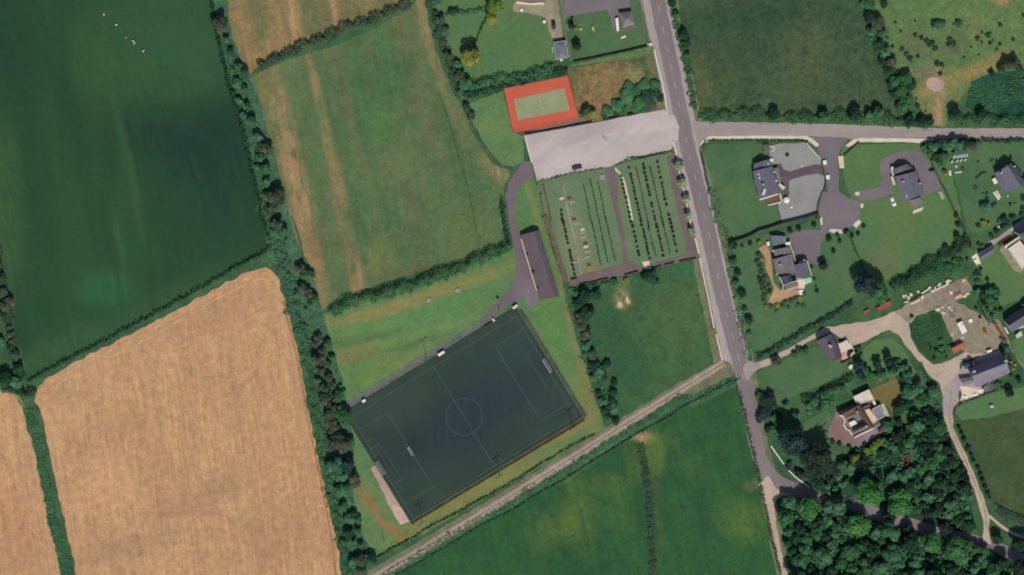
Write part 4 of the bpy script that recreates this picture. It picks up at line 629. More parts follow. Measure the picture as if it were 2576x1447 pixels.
treerow('shrub', 'zB', '210,1020,30,dark 240,1090,36,dark 340,1130,50,dark 440,1090,60,teal 380,1190,50,teal 300,1270,46,dark 480,1180,50,mid 420,960,60,teal 520,1240,36,dark 560,1060,40,mid', '%s shrub from the north left of the red trailer', 'shrubs left of the red trailer', ['teal'], 'shrub', hk=.7)
treerow('shrub', 'zA', '1530,170,36,dark 1520,220,40,dark 1590,200,44,dark 1640,180,30,dark 1560,290,40,dark 1600,350,36,grey 1680,380,40,brown 1640,440,36,dark 1700,470,36,olive 1760,520,40,olive 1680,540,40,brown 1730,600,44,olive 1650,600,30,dark 1690,700,44,dark 1450,830,40,dark 1510,850,40,dark 1520,930,24,dark 1400,850,30,dark 1560,60,40,brown 1510,40,40,brown 1600,660,36,mid', '%s shrub from the north around the right end of the long dark slate house', 'shrubs around the long dark slate house', ['brown'], 'shrub', hk=.7)
H('hedge', 'curved clipped hedge left of the gravel lane, across from the long slate house', P('zA', '60,500 90,600 160,720 230,830 290,960 330,1100'), 2.0, 1.4, F['mid'], lump=.4)
H('hedge', 'dark boundary hedge below the terrace of the long dark slate house', P('zA', '650,1420 690,1300 770,1220 900,1175 1050,1120 1200,1060 1350,1000 1450,980'), 1.3, 1.5, F['dark'], lump=.4)
treerow('tree', 'zD', '970,830,110,conifer 960,980,90,conifer 1300,790,100,conifer 1320,870,80,copper 1480,660,90,copper 1500,760,90,conifer 1620,760,60,dark 1690,740,50,teal 1720,880,80,teal 1800,850,70,teal 1080,920,80,teal 1150,990,80,mid 1040,1020,70,dark 1330,990,70,mid 1420,960,60,mid 1540,930,70,mid 1240,1010,60,teal 1350,1060,50,olive 1640,930,60,teal 1800,1000,80,teal 1760,1060,70,dark 1850,1100,80,teal 1880,980,80,teal 1870,1240,70,teal 1900,1350,70,teal 1820,780,50,dark 1600,840,60,dark', '%s tree from the north between the slate cottage and the courtyard house', 'trees between slate cottage and courtyard house', ['teal'], hk=.95)
treerow('bush', 'zD', '910,510,40,dark 980,500,44,dark 930,580,36,dark 1005,620,36,dark 800,590,50,copper 780,640,40,dark 840,560,36,dark', '%s dark bush from the north beside the white terrace of the slate cottage', 'bushes beside the cottage terrace', ['dark'], 'bush', hk=.7)
H('hedge', 'tall dark hedge belt on the upper left of the courtyard house', P('z8', '-80,480 60,440 180,420 270,380 340,310 440,260 560,210 680,150 760,80 880,60'), 4.2, 3.2, F['dark'], lump=.8, dens=7)
treerow('tree', 'z8', '330,400,90,mid 430,340,90,mid 560,310,80,teal 480,420,80,mid 300,500,70,dark 240,620,70,dark 370,560,80,teal 160,520,80,teal 660,280,70,mid 60,600,80,teal 90,700,60,teal 480,520,60,teal 760,180,60,teal', '%s tree from the north in the belt on the upper left of the courtyard house', 'trees upper left of the courtyard house', ['teal'], hk=.7)
treerow('bush', 'z8', '480,1230,44,dark 610,1280,40,dark 780,1320,40,dark 220,930,22,dark 350,910,20,dark 1330,545,36,dark 1740,640,70,dark 1640,740,60,dark 1700,690,50,dark 1680,910,50,dark 1650,960,40,dark 930,1400,50,dark 1010,1360,40,dark', '%s dark bush from the north around the courtyard house drive and olive lawn', 'bushes around the courtyard house', ['dark'], 'bush', hk=.8)
H('hedge', 'dark hedge on the lower right edge of the courtyard house plot', P('z8', '1070,1390 1120,1300 1240,1230 1360,1150 1480,1070 1560,980'), 1.6, 1.8, F['dark'], lump=.5)
H('hedge', 'curving dark hedge on the right side of the olive lawn', P('z8', '1650,60 1690,150 1730,240 1770,340 1820,430 1880,510'), 1.4, 1.5, F['dark'], lump=.5)
H('hedge', 'bright yellow green hedge below the courtyard house', P('zW', '1240,790 1330,740 1420,700 1500,650'), 5.0, 2.0, F['yellow'], lump=.8)
treerow('tree', 'zW', '60,80,80,dark 150,60,80,copper 60,240,90,conifer 110,180,70,conifer 180,130,60,dark 30,300,60,conifer 200,290,60,teal 130,440,50,dark 260,260,50,dark 190,420,60,mid 230,480,50,mid 350,130,50,teal 470,270,60,teal 390,330,60,mid 20,20,60,teal', '%s tree from the north beside the curving main road, above the white roadside wall', 'trees beside the curving main road', ['teal'], hk=.8)
treerow('bush', 'zW', '400,850,40,dark 380,900,36,dark 800,630,40,dark 1010,610,36,dark 920,580,36,dark 1130,640,30,dark 1220,690,40,dark 1150,770,44,dark 1060,840,40,dark 980,950,60,copper 900,1060,60,dark 760,1090,60,dark 860,1130,50,teal 690,1080,50,dark 1000,1010,60,teal 1100,920,60,teal 1050,1100,60,teal 1140,1060,50,mid 560,1010,60,brown 500,960,50,copper 1200,900,60,mid 960,1150,50,mid', '%s bush from the north in the undergrowth around the huge dark copper beech', 'undergrowth around the copper beech', ['dark'], 'bush', hk=.8)
H('hedge', 'green edge hedge on the woodland lane, right of the white roadside wall', P('t32', '330,790 420,820 500,850 580,870 650,890'), 3.0, .9, F['mid'], lump=1)
treerow('tree', 't32', '1440,330,20 1460,378,20 1480,425,24 1510,490,26 1535,545,22 1548,585,20 1580,640,22 1600,690,22 1618,735,24 1635,785,26 1655,835,24 1672,860,16', '%s small tree from the north in the straight row by the right field', 'straight tree row along the right field', ['dark'], hk=.9)
H('hedge', 'dark hedge along the lower left edge of the right field', P('t32', '1705,905 1760,935 1840,970 1945,1015'), 1.1, 1.5, F['dark'], lump=.5)
H('hedge', 'long grass bank under the dark hedge of the right field', P('t32', '1730,950 1800,990 1880,1020 1945,1040'), 4.5, .7, F['grey'], lump=.9)
H('hedge', 'rough green hedge at the left edge of the lane through the wood', P('t32', '1230,60 1285,180 1285,310 1340,430 1415,560 1470,700 1515,830'), 2.4, 1.6, F['mid'], lump=1.3)
treerow('tree', 't32', '1060,60,70,teal 1120,40,60,teal 1160,130,60,mid 1240,60,50,teal 980,190,50,dark 1020,170,50,dark 1060,150,40,dark 1280,300,50,teal 1230,40,40,dark 1210,250,50,teal 1100,240,40,mid', '%s tree from the north between the olive lawn and the gravel lane', 'trees right of the olive lawn', ['teal'], hk=.8)
treerow('bush', 't32', '650,580,50,olive 740,520,46,yellow 800,480,46,yellow 850,440,40,yellow 900,330,50,teal 980,300,40,dark 560,620,50,mid 620,640,60,teal 700,620,50,teal', '%s bush from the north at the upper left margin of the wood', 'bushes at the upper left of the wood', ['mid'], 'bush', hk=.8)
# --- the wood on both sides of the lane
def inside(p, poly):
    c = False; j = len(poly) - 1
    for i in range(len(poly)):
        if (poly[i][1] > p[1]) != (poly[j][1] > p[1]) and p[0] < (poly[j][0] - poly[i][0]) * (p[1] - poly[i][1]) / (poly[j][1] - poly[i][1]) + poly[i][0]: c = not c
        j = i
    return c
def mass(name, label, cat, poly, zlo, zhi, dens, m, leaf=.5):
    xs = [p[0] for p in poly]; ys = [p[1] for p in poly]; A = (max(xs) - min(xs)) * (max(ys) - min(ys)); c = []
    for _ in range(int(A * dens)):
        p = (rng.uniform(min(xs), max(xs)), rng.uniform(min(ys), max(ys)))
        if inside(p, poly): c.append((p[0], p[1], zlo + (zhi - zlo) * (.5 + .35 * wig(p[0] * 1.3, p[1] * 1.3)) * rng.random() ** .5))
    c = np.array(c); n = len(c); t = .5 + .3 * np.sin(c[:, 0] * .35) * np.sin(c[:, 1] * .3 + 1) + nr.normal(size=n) * .2
    o = leaves(name, c, nr.normal(size=(n, 3)) * .6 + np.array([0, 0, 1.0]), nr.uniform(.6, 1.3, n) * leaf, t, m); return tag(o, label, cat, None, 'stuff')
def wood(poly, n, rlo, rhi, fmt, group, kinds, avoid, seed, hk=1):
    g = random.Random(seed); xs = [p[0] for p in poly]; ys = [p[1] for p in poly]; got = []
    for _ in range(9000):
        p = (g.uniform(min(xs), max(xs)), g.uniform(min(ys), max(ys)))
        if not inside(p, poly): continue
        r = g.uniform(rlo, rhi) if g.random() < .7 else g.uniform(rlo * .75, rlo)
        if any(math.dist(p, a[0]) < (r + a[1]) * .64 for a in got) or any(math.dist(p, a[0]) < (r + a[1]) * .8 for a in avoid): continue
        got.append((p, r))
        if len(got) >= n: break
    for p, r in got: tree('woodland_tree', fmt, g.choice(kinds), p, r, g.uniform(1.7, 2.3) * r * hk + 1.5, group)
mass('undergrowth', 'tangled undergrowth between the trees of the upper wood', 'undergrowth', P('t32', '600,640 720,560 860,480 930,400 1040,320 1200,260 1290,310 1350,420 1400,520 1470,640 1480,760 1540,850 1500,960 1560,1080 1470,1110 1330,1030 1200,985 1060,960 1000,930 880,880 800,700 640,690'), .8, 6.5, 3.6, F['teal'])
mass('undergrowth', 'tangled undergrowth between the trees of the lower wood', 'undergrowth', P('t32', '80,880 160,862 230,872 400,905 560,922 690,965 750,1020 840,1070 930,1085 1040,1095 1130,1135 1240,1170 1400,1160 1500,1170 1580,1220 1700,1290 1820,1380 1960,1460 1960,1560 215,1560 180,1420 150,1280 120,1120 90,980'), .8, 8.0, 3.6, F['teal'])
big = [(P1('t32', x, y), r * q * K * M) for x, y, r in ((740, 810, 130), (975, 895, 108), (360, 570, 165), (1330, 1095, 60), (900, 1000, 60), (1050, 565, 60), (990, 590, 50), (850, 610, 60))]
wood(P('t32', '600,640 720,560 860,480 930,400 1040,320 1200,260 1290,310 1350,420 1400,520 1470,640 1480,760 1540,850 1500,960 1560,1080 1470,1110 1330,1030 1200,985 1060,960 1000,930 880,880 800,700 640,690'),
     70, 2.9, 4.9, 'dense dark tree of the wood on the upper side of the woodland lane', 'trees of the upper wood', ['dark', 'teal', 'dark', 'mid', 'teal', 'copper'], big, 3, .9)
wood(P('t32', '80,880 160,862 230,872 400,905 560,922 690,965 750,1020 840,1070 930,1085 1040,1095 1130,1135 1240,1170 1400,1160 1500,1170 1580,1220 1700,1290 1820,1380 1960,1460 1960,1560 215,1560 180,1420 150,1280 120,1120 90,980'),
     85, 3.4, 6.0, 'close packed tree of the wood on the lower side of the woodland lane', 'trees of the lower wood', ['dark', 'teal', 'mid', 'dark', 'teal', 'mid', 'mid', 'dark'], [(P1('t32', x, y), 7.5) for x, y in ((300, 940), (660, 1060), (1230, 1190), (1390, 1260), (400, 1300))] + [(P1('t32', 1890, 1390), 6)], 5, 1.0)
for x, y, r, kd, lab in ((300, 940, 110, 'bright', 'large bright green tree near the left end of the lower wood'), (660, 1070, 115, 'bright', 'large yellowish green tree below the pale gap in the woodland lane'), (1225, 1190, 90, 'bright', 'bright round tree at the top middle of the lower wood'), (1400, 1250, 120, 'mid', 'widest green tree in the right half of the lower wood'), (410, 1300, 80, 'teal', 'pale blue green tree in the lower left of the wood')):
    tree('tree', lab, kd, P1('t32', x, y), r * q * K * M, 13)

# ------------------------------------------------------------------ walls, fences, kerbs
m_wwall = omat('white_wall', (236, 226, 206), (214, 204, 184)); m_gwall = omat('grey_wall', (150, 142, 138), (126, 118, 114)); m_swall = omat('stone_wall', (120, 106, 90), (84, 74, 62), sc=.9, grain=.25)
m_dwall = omat('dark_wall', (64, 58, 56)); m_steel = omat('dark_steel', (58, 62, 62), rough=.5); m_white = omat('white_paint', (240, 236, 228), (226, 222, 214), rough=.5); m_timber = omat('timber', (104, 84, 66))
WG = 'white walls along the main road'
for s_, lab in (('t20:1072,372 1100,500 1132,620 1155,740 1172,862', 'long white wall left of the main road, beside the waste plot'), ('t20:1215,1068 1232,1130 1245,1185', 'short white wall piece right of the parking lot entrance'),
    ('t20:1262,1290 t21:1300,10 1320,100 1345,230 1365,300', 'white cemetery wall behind the five round trees'), ('t21:1382,350 1395,410 1410,470', 'white wall piece between cemetery path and the main road'), ('t21:1415,502 1445,640 1475,770 1500,900 1525,1030', 'upper white wall left of the main road, beside the small field'),
    ('t21:1540,1075 1560,1160 1585,1272', 'lower white wall left of the main road, near the dirt track'), ('t20:95,1022 120,1120 150,1228', 'white wall at the left end of the parking lot'), ('t20:880,0', '')):
    if lab: wall('boundary_wall', lab, P('t20', s_), .55, 1.1, m_wwall, 'wall', WG if 'main road' in lab else None)
for s_, lab in (('t32:20,470 70,540 118,608', 'upper straight white roadside wall beside the copper beech'), ('t32:155,655 200,700 250,740 312,780', 'lower straight white roadside wall beside the copper beech')):
    wall('boundary_wall', lab, P('t32', s_), .5, 1.0, m_white, 'wall')
wall('boundary_wall', 'dark low wall between parking lot and clubhouse lane', P('t20', '150,1232 168,1310 190,1400'), .4, 1.2, m_dwall)
wall('boundary_wall', 'dark boundary wall between tennis court and parking lot', P('t20', '100,1014 350,970 520,938 605,922'), .4, 1.3, m_dwall)
wall('boundary_wall', 'dark wall on upper edge of the parking lot, below the brambles', P('t20', '688,906 800,884 960,850'), .4, 1.4, m_dwall)
wall('boundary_wall', 'grey wall between the small shed drive and the purple grey drive', P('zT', '945,-60 985,150 1020,400 1050,640 1085,760 1115,975'), .35, 1.9, m_gwall, cap=m_gwall)
wall('boundary_wall', 'long thin garden wall below the lawn with the dark purple tree', P('zT', '1165,1000 1500,935 1800,870 2100,805 2380,735'), .3, 1.6, m_dwall)
wall('boundary_wall', 'low brown wall left of the main road at the top of the photo', P('zT', '2250,-40 2300,220 2335,420 2355,690'), .35, 1.0, m_swall)
wall('gate_pier', 'cream gate pier wall on the road at the lower end of the long garden wall', P('zT', '2345,730 2430,712'), 1.2, 1.0, m_wwall, 'wall')
for i, s_ in enumerate(('300,1120 420,1085 545,1052', '640,1032 690,1024 745,1016', '800,1002 880,975 960,950', '1012,940 1100,918 1200,892', '1285,878 1400,850 1600,815')):
    wall('cemetery_wall', 'dark wall piece %s from the left along the south side of the cemetery' % ordn(i), P('z7', s_), .3, 1.2, m_dwall, 'wall', 'wall pieces south of the cemetery')
wall('cemetery_wall', 'curved dark railing wall at the lower left corner of the cemetery', P('z6', '980,1300 1030,1265 1110,1260 1200,1240 1300,1210 1450,1180'), .3, 1.2, m_dwall, 'wall')
wall('cemetery_wall', 'reddish brown corner wall at the lower left end of the cemetery rows', P('z6', '770,1205 890,1180'), .6, 1.4, omat('rust_wall', (104, 66, 46)), 'wall')
wall('cemetery_wall', 'old rubble stone wall between clubhouse and cemetery', P('z6', '290,60 380,260 420,430 500,640 570,860 620,1060 690,1240'), 2.4, 1.5, m_swall, 'wall')
wall('cemetery_wall', 'narrow upper part of the stone wall left of the cemetery', P('z4', '250,900 290,1180 340,1430'), 1.1, 1.2, m_swall, 'wall')
H('hedge', 'scalloped dark hedge between parking lot and the left half of the cemetery', P('z4', '200,660 290,620 390,605 500,575 640,540 800,500 920,470 1060,455 1200,430 1350,400 1500,378'), .95, 1.0, F['brown'], lump=.9)
H('hedge', 'dark hedge between parking lot and the right half of the cemetery', P('z5', '130,300 220,250 330,190 430,150 520,150 640,160 760,115 900,80 1050,50'), 1.0, 1.1, F['dark'], lump=.9)
H('hedge', 'ivy growth on the stone wall between clubhouse and cemetery', P('z6', '350,240 390,420 450,640 540,880 610,1080'), 1.0, 1.8, F['brown'], lump=1.2)
H('hedge', 'bushy corner growth beside parking lot and main road', P('z5', '1090,60 1150,50 1190,90'), 1.4, 1.4, F['olive'], lump=1)
wall('garden_wall', 'low dark curved wall right of the grey gravel courts', P('z1', '1640,480 1650,580 1680,700 1715,850 1700,960 1640,1100 1580,1260 1560,1440 1545,1560'), .45, 1.0, m_dwall, 'wall', smooth=True)
wall('garden_wall', 'short dark wall edge on the left side of the lower gravel court', P('z1', '845,1290 870,1450 h4:700,20 735,130'), .3, .9, m_dwall, 'wall')
wall('garden_wall', 'dark diagonal wall behind the cream block at the estate entrance', P('z2', '310,405 430,300 585,155'), .4, 1.2, m_dwall, 'wall')
wall('garden_wall', 'thin white kerb wall on the upper right of the gravel court', P('z1', '1370,180 1490,320 1630,470'), .3, .6, m_wwall, 'wall')
for i, (x, y) in enumerate(((1700, 530), (1755, 795))):
    b = MB(); c = P1('z1', x, y); b.box(c, 1.4, 1.8, 0, 1.3, .2); b.box(c, 1.7, 2.1, 1.3, 1.45, .2)
    tag(b.out('gate_pier', m_white), '%s of two white gate piers at the brown drive entrance' % ('upper', 'lower')[i], 'gate pier')
def fence(name, label, path, h, gap, m, cat='fence', rails=3, group=None, smooth=False):
    p = resample(path, False, gap); c = p[len(p) // 2]; t = thing(name, label, cat, (c[0], c[1], 0), group); b = MB()
    for k in range(rails):
        z = h * (k + 1) / rails - .05
        for i in range(len(p) - 1): b.tube((*p[i], z), (*p[i + 1], z), .03, n=4)
    b.out('rail', m, t)
    w = MB()
    for i in range(len(p) - 1):
        n = 6
        for j in range(1, n): w.tube((p[i][0] + (p[i + 1][0] - p[i][0]) * j / n, p[i][1] + (p[i + 1][1] - p[i][1]) * j / n, .1), (p[i][0] + (p[i + 1][0] - p[i][0]) * j / n, p[i][1] + (p[i + 1][1] - p[i][1]) * j / n, h - .05), .008, n=3)
    w.out('mesh_panel', m, t)
    for x, y in p:
        b = MB(); b.tube((x, y, 0), (x, y, h), .05, n=6); b.out('post', m, t)
    return t
wall('garden_fence', 'dark close boarded fence between the gravel court garden and the two wing house', P('h4', '10,405 150,370 300,310 400,250 550,210 730,145 900,105 1080,60 1250,5'), .5, 2.3, m_dwall, 'fence')
wall('garden_fence', 'dark boundary fence right of the large lawn, running down to the lower hedge', P('t30', '1200,1110 1225,1200 1260,1290 1300,1380 t31:1340,0 1380,90 1420,180 1460,240 1490,310 1480,370'), .4, 1.9, m_dwall, 'fence', smooth=True)
fence('mesh_fence', 'steel mesh fence along upper left side of the football pitch', [PU(-11, -23), PU(498, -23)], 2.4, 4, m_steel)
fence('mesh_fence', 'steel mesh fence along the lower right side of the football pitch', [PU(-11, 301), PU(498, 306)], 2.4, 4, m_steel)
fence('mesh_fence', 'steel mesh fence behind the left goal of the football pitch', [PU(-12, -22), PU(-12, 300)], 2.4, 4, m_steel)
fence('mesh_fence', 'steel mesh fence behind the right goal of the football pitch', [PU(499, -22), PU(499, 305)], 2.4, 4, m_steel)
tcq = TC + [TC[0]]
for i, w_ in enumerate(('upper', 'right', 'lower', 'left')): fence('mesh_fence', '%s side of the dark mesh fence around the tennis court' % w_, [tcq[i], tcq[i + 1]], 3.0, 3, m_steel)
tag(ribbon('retaining_strip', [PU(-11, 306), PU(200, 308), PU(498, 311)], 1.4, Z3, gmat('brown_edge', (78, 62, 46), (64, 54, 42), .2), .1), kind='structure')
tag(ribbon('retaining_strip', [PU(505, -10), PU(505, 150), PU(504, 306)], 1.6, Z3, gmat('grey_brown_edge', (92, 88, 76), (80, 78, 66), .2), .2), kind='structure')
# ------------------------------------------------------------------ sports furniture
def local(c, a):
    ca, sa = math.cos(a), math.sin(a)
    return lambda x, y, z: (c[0] + x * ca - y * sa, c[1] + x * sa + y * ca, z + .25)
def goal(name, label, c, a, w, h, d, m, cat='goal'):
    """mouth centred on c, opening along +x after turning by a"""
    T = local(c, a); t = thing(name, label, cat, (c[0], c[1], 0)); b = MB(); r = .09
    for s in (-1, 1):
        b.tube(T(0, s * w / 2, 0), T(0, s * w / 2, h), r); b.tube(T(0, s * w / 2, h), T(-d * .4, s * w / 2, h), r * .7); b.tube(T(-d * .4, s * w / 2, h), T(-d, s * w / 2, 0), r * .7); b.tube(T(0, s * w / 2, .03), T(-d, s * w / 2, .03), r * .7)
    b.tube(T(0, -w / 2, h), T(0, w / 2, h), r); b.tube(T(-d, -w / 2, .03), T(-d, w / 2, .03), r * .7); b.out('frame', m, t)
    n = MB(); k = max(4, int(w / .3))
    for i in range(k + 1):
        y = -w / 2 + w * i / k; n.tube(T(0, y, h), T(-d * .4, y, h), .012, n=3); n.tube(T(-d * .4, y, h), T(-d, y, 0), .012, n=3)
    for i in range(8):
        f = i / 8; n.tube(T(-d * .4 - d * .6 * f, -w / 2, h * (1 - f)), T(-d * .4 - d * .6 * f, w / 2, h * (1 - f)), .012, n=3)
    n.out('net', m_white, t); return t
m_gframe = omat('goal_white', (176, 184, 180), rough=.4)
goal('goal', 'white football goal at the left end of the dark pitch', PU(1, 147), UA, 7.32, 2.44, 2.2, m_gframe)
goal('goal', 'bright white football goal at right end of the dark pitch', PU(485, 147), UA + math.pi, 7.32, 2.44, 1.4, m_white)
goal('goal', 'small portable goal standing in the left half of the dark pitch', PU(86, 150), UA, 4.9, 2.0, 1.4, m_gframe)
for x, y, lab in ((1300, 815, 'small white goal in the middle of the practice grass'), (1520, 740, 'small white goal on the right of the practice grass')): goal('small_goal', lab, P1('t11', x, y), UA + 1.57, 2.0, 1.2, .9, m_white)
def bench(name, label, c, a, L, m, cat, roof=True):
    T = local(c, a); t = thing(name, label, cat, (c[0], c[1], 0)); b = MB()
    for x in (-L / 2, 0, L / 2): b.box(T(x, -.4, 0)[:2], .1, .1, .2, 2.1, a); b.box(T(x, .5, 0)[:2], .1, .1, .2, 1.9, a)
    b.out('frame', m_steel, t); b = MB(); b.box(T(0, .2, 0)[:2], L, .45, .65, .72, a); b.out('seat', m_timber, t)
    if roof:
        b = MB(); b.box(T(0, 0, 0)[:2], L + .2, 1.3, 2.1, 2.2, a); b.out('roof', m, t)
        b = MB(); b.box(T(0, .62, 0)[:2], L + .2, .06, .3, 2.1, a); b.out('back_panel', m, t)
bench('dugout', 'white roofed team shelter beside the upper touchline of the pitch', P1('t11', 1398, 1222), UA, 3.4, m_white, 'dugout')
bench('dugout', 'small white team shelter at the upper left corner of the pitch', P1('t12', 815, 132), UA, 1.6, m_white, 'dugout')
bench('dugout', 'pale shelter at the top corner of the pitch, near the clubhouse', P1('zCl', 522, 1140), UA, 2.6, m_wwall, 'dugout')
def mast(name, label, c, h, a, heads, group, m=None, arm=1.6):
    m = m or m_steel; t = thing(name, label, 'floodlight' if heads else 'pole', (c[0], c[1], 0), group); b = MB(); b.tube((*c, 0), (*c, h), .16, .09, 8); b.out('pole', m, t)
    d = (math.cos(a) * arm, math.sin(a) * arm)
    b = MB(); b.tube((c[0] - d[0], c[1] - d[1], h - .2), (c[0] + d[0], c[1] + d[1], h - .2), .06, n=5); b.out('crossarm', m, t)
    for k in range(heads):
        f = -1 + 2 * k / (heads - 1); b = MB(); b.box((c[0] + d[0] * f, c[1] + d[1] * f), .6, .5, h - .15, h + .35, a); b.out('lamp_head', m, t)
    if not heads:
        for f in (-.9, 0, .9): b = MB(); b.tube((c[0] + d[0] * f, c[1] + d[1] * f, h - .15), (c[0] + d[0] * f, c[1] + d[1] * f, h + .12), .07, n=5); b.out('insulator', m_gwall, t)
FG = 'floodlight masts around the football pitch'
for z, x, y, lab in (('t11', 1285, 1255, 'tall floodlight mast on the practice grass above the pitch'), ('t12', 1840, 695, 'floodlight mast at the middle of the lower touchline'), ('t12', 1255, 1045, 'floodlight mast at the bottom corner of the pitch'), ('zQ', 935, 1212, 'floodlight mast at the right corner of the pitch')):
    mast('floodlight_mast', lab, P1(z, x, y), 12.2, UA, 3, FG)
m_pole = omat('pole_timber', (92, 78, 64))
for z, x, y, lab, h in (('t10', 335, 325, 'wooden power pole at left in the hedge below the cut meadow', 8.2), ('t10', 785, 152, 'wooden power pole at right in the hedge below the cut meadow', 8.2), ('t11', 955, 725, 'wooden power pole with crossarm in the hedge above the practice grass', 6), ('t11', 1382, 608, 'plain wooden pole in the middle of the hedge above the practice grass', 7.4), ('t12', 968, 1192, 'wooden pole left of the bottom corner of the pitch', 8), ('t21', 1510, 1035, 'wooden pole on the white wall by the main road', 7), ('t32', 1290, 60, 'wooden pole beside the gravel lane near the courtyard house', 7)):
    mast('utility_pole', lab, P1(z, x, y), h, UA, 0, 'wooden poles across the fields', m_pole, .9)
t = thing('tennis_net', 'tennis net across the middle of the green court', 'net', (*TT(.5, .5), 0))
b = MB(); n0, n1 = TT(.5, .04), TT(.5, .96)
for n_ in (n0, n1): k = MB(); k.tube((*n_, .2), (*n_, 1.4), .06); k.out('post', m_steel, t)
for i in range(8): b.tube((*n0, .4 + .13 * i), (*n1, .4 + .13 * i), .012, n=3)
b.tube((*n0, 1.3), (*n1, 1.3), .05, n=4); b.out('net_mesh', m_white, t)
# ------------------------------------------------------------------ cemetery
m_stone = omat('dark_granite', (66, 66, 62), (52, 54, 52), rough=.5); m_lstone = omat('pale_marble', (214, 208, 190), rough=.5); m_kerb = omat('grave_kerb', (160, 154, 132))
CA = math.atan2(*(lambda a, b: (b[1] - a[1], b[0] - a[0]))(P1('z5', 895, 240), P1('z7', 1240, 690)))
def stone_mesh(w, h):
    b = MB(); b.box((0, 0), w + .25, .5, 0, .2); n = 9
    pr = [(-w / 2, .2), (w / 2, .2)] + [(w / 2 * math.cos(math.pi * i / n), h + .28 * math.sin(math.pi * i / n)) for i in range(n + 1)]
    k = len(pr); b.add([(x, -.09, z) for x, z in pr] + [(x, .09, z) for x, z in pr], [tuple(range(k)), tuple(reversed(range(k, 2 * k)))] + [(i, (i + 1) % k, k + (i + 1) % k, k + i) for i in range(k)])
    me = bpy.data.meshes.new('headstone'); me.from_pydata(b.v, [], b.f); me.materials.append(m_stone); return me
SM = [stone_mesh(.95, 1.15), stone_mesh(1.1, 1.0), stone_mesh(.8, 1.3)]
def stones(z, s, gap, label, group, rot=0, skip=.04):
    p = resample(P(z, s), False, gap)
    for x, y in p:
        if rng.random() < skip: continue
        o = bpy.data.objects.new('headstone', rng.choice(SM)); S.collection.objects.link(o)
        o.location = (x + rng.uniform(-.12, .12), y + rng.uniform(-.2, .2), .1); o.rotation_euler = (0, 0, CA + math.pi / 2 + rng.uniform(-.08, .08) + rot); k = rng.uniform(.85, 1.12); o.scale = (k * 1.15, 1.7, k * rng.uniform(1.0, 1.25))
        tag(o, label, 'headstone', group)
stones('z5', '235,495 300,790 330,890 365,1060 400,1240 440,1400 z7:430,170 450,250 490,430 530,620 565,770', 1.9, 'small dark headstone in the row beside the curved white path of the cemetery', 'headstones beside the white path')
stones('z5', '380,350 410,460 450,630 490,830 530,990 570,1170 610,1380 z7:590,140 640,300 680,480 720,680 755,820', 1.6, 'dark headstone in the densest row, second from left in the right cemetery half', 'headstones of the densest row')
stones('z5', '640,290 665,430 715,650 755,840 800,1050 840,1220 880,1420 z7:860,140 890,270 940,480 985,680 1000,770', 1.75, 'dark headstone in the middle row of the right cemetery half', 'headstones of the middle row')
stones('z5', '895,240 930,430 975,620 1015,830 1055,1010 1100,1200 1150,1430 z7:1140,180 1190,420 1220,570 1245,690', 1.85, 'dark headstone in the rightmost row, nearest the round trees', 'headstones of the rightmost row')
stones('z4', '640,1130 665,1230 690,1420 z6:625,110 670,300 710,480 745,620 780,800 810,940 840,1120', 1.7, 'dark headstone in the leftmost row along the pale cemetery path', 'headstones of the leftmost row')
for i, s_ in enumerate(('z4:1105,670 1170,950 1260,1420 z6:1150,150 1230,500 1320,960', 'z4:1240,580 1330,960 1420,1430 z6:1280,130 1360,500 1445,890', 'z4:1400,640 1480,1000 1560,1420 z6:1400,60 1480,430 1575,860', 'z5:500,310 570,600 660,1020 750,1430 z7:710,120 790,500 870,770', 'z5:755,300 860,740 960,1180 1010,1400 z7:960,60 1060,460 1125,730')):
    hd = ('left', 'left', 'left', 'right', 'right')[i]
    H('shadow_row', 'leafy line shaped as shadow, %s from the left in the %s half of the cemetery' % (('first', 'second', 'third', 'first', 'second')[i], hd), P('z4', s_), .75, .75, F['dark'], lump=.3, dens=14, leaf=.24, group='clipped hedge lines in the cemetery')  # leafy strips shaped to stand for the shadow of a headstone beam
gv = thing('grave', '', 'grave', (0, 0, 0)); b = MB()
for x, y, sx, sy in ((0, 1.2, 1.5, .14), (0, -1.2, 1.5, .14), (-.7, 0, .14, 2.4), (.7, 0, .14, 2.4)): b.box((x, y), sx, sy, .1, .42)
KERB = b.out('kerb', m_kerb, gv); b = MB(); b.box((0, 0), 1.24, 2.24, .05, .34); SLAB = b.out('slab', m_lstone, gv); HST = bpy.data.objects.new('headstone', SM[0].copy()); HST.data.materials[0] = m_lstone; S.collection.objects.link(HST); HST.parent = gv; HST.location = (0, 1.3, .1)
GV = (('z4', 680, 990, 'w', 'white slab grave at the top left of the cemetery, left of the pale path'), ('z4', 905, 1060, 'p', 'pale kerbed grave right of the pale path, near the cemetery top'), ('z4', 835, 980, 'd', 'dark grave right of the pale path, uppermost of its row'), ('z6', 840, 105, 'd', 'dark low grave right of the pale path in the upper half'), ('z6', 990, 292, 'w', 'white grave slab in the upper middle of the left cemetery half'), ('z6', 1000, 350, 'p', 'pale kerbed grave just below a white slab'),
    ('z6', 1045, 545, 'd', 'dark brown grave just above the whitest slab'), ('z6', 1050, 607, 'w', 'brightest white grave slab of the left cemetery half'), ('z6', 1080, 690, 'p', 'pale grave below the whitest slab'), ('z6', 1085, 795, 'p', 'pale grave with kerb in the lower left cemetery half'), ('z6', 1110, 930, 'd', 'dark grave at the lower end of the left cemetery half'), ('z6', 860, 890, 'p', 'pale kerbed grave beside the leftmost headstone row'), ('z6', 900, 185, 'p', 'small pale grave right of the pale path, upper half'), ('z6', 1010, 430, 'p', 'kerbed grave in the middle of the left cemetery half'))
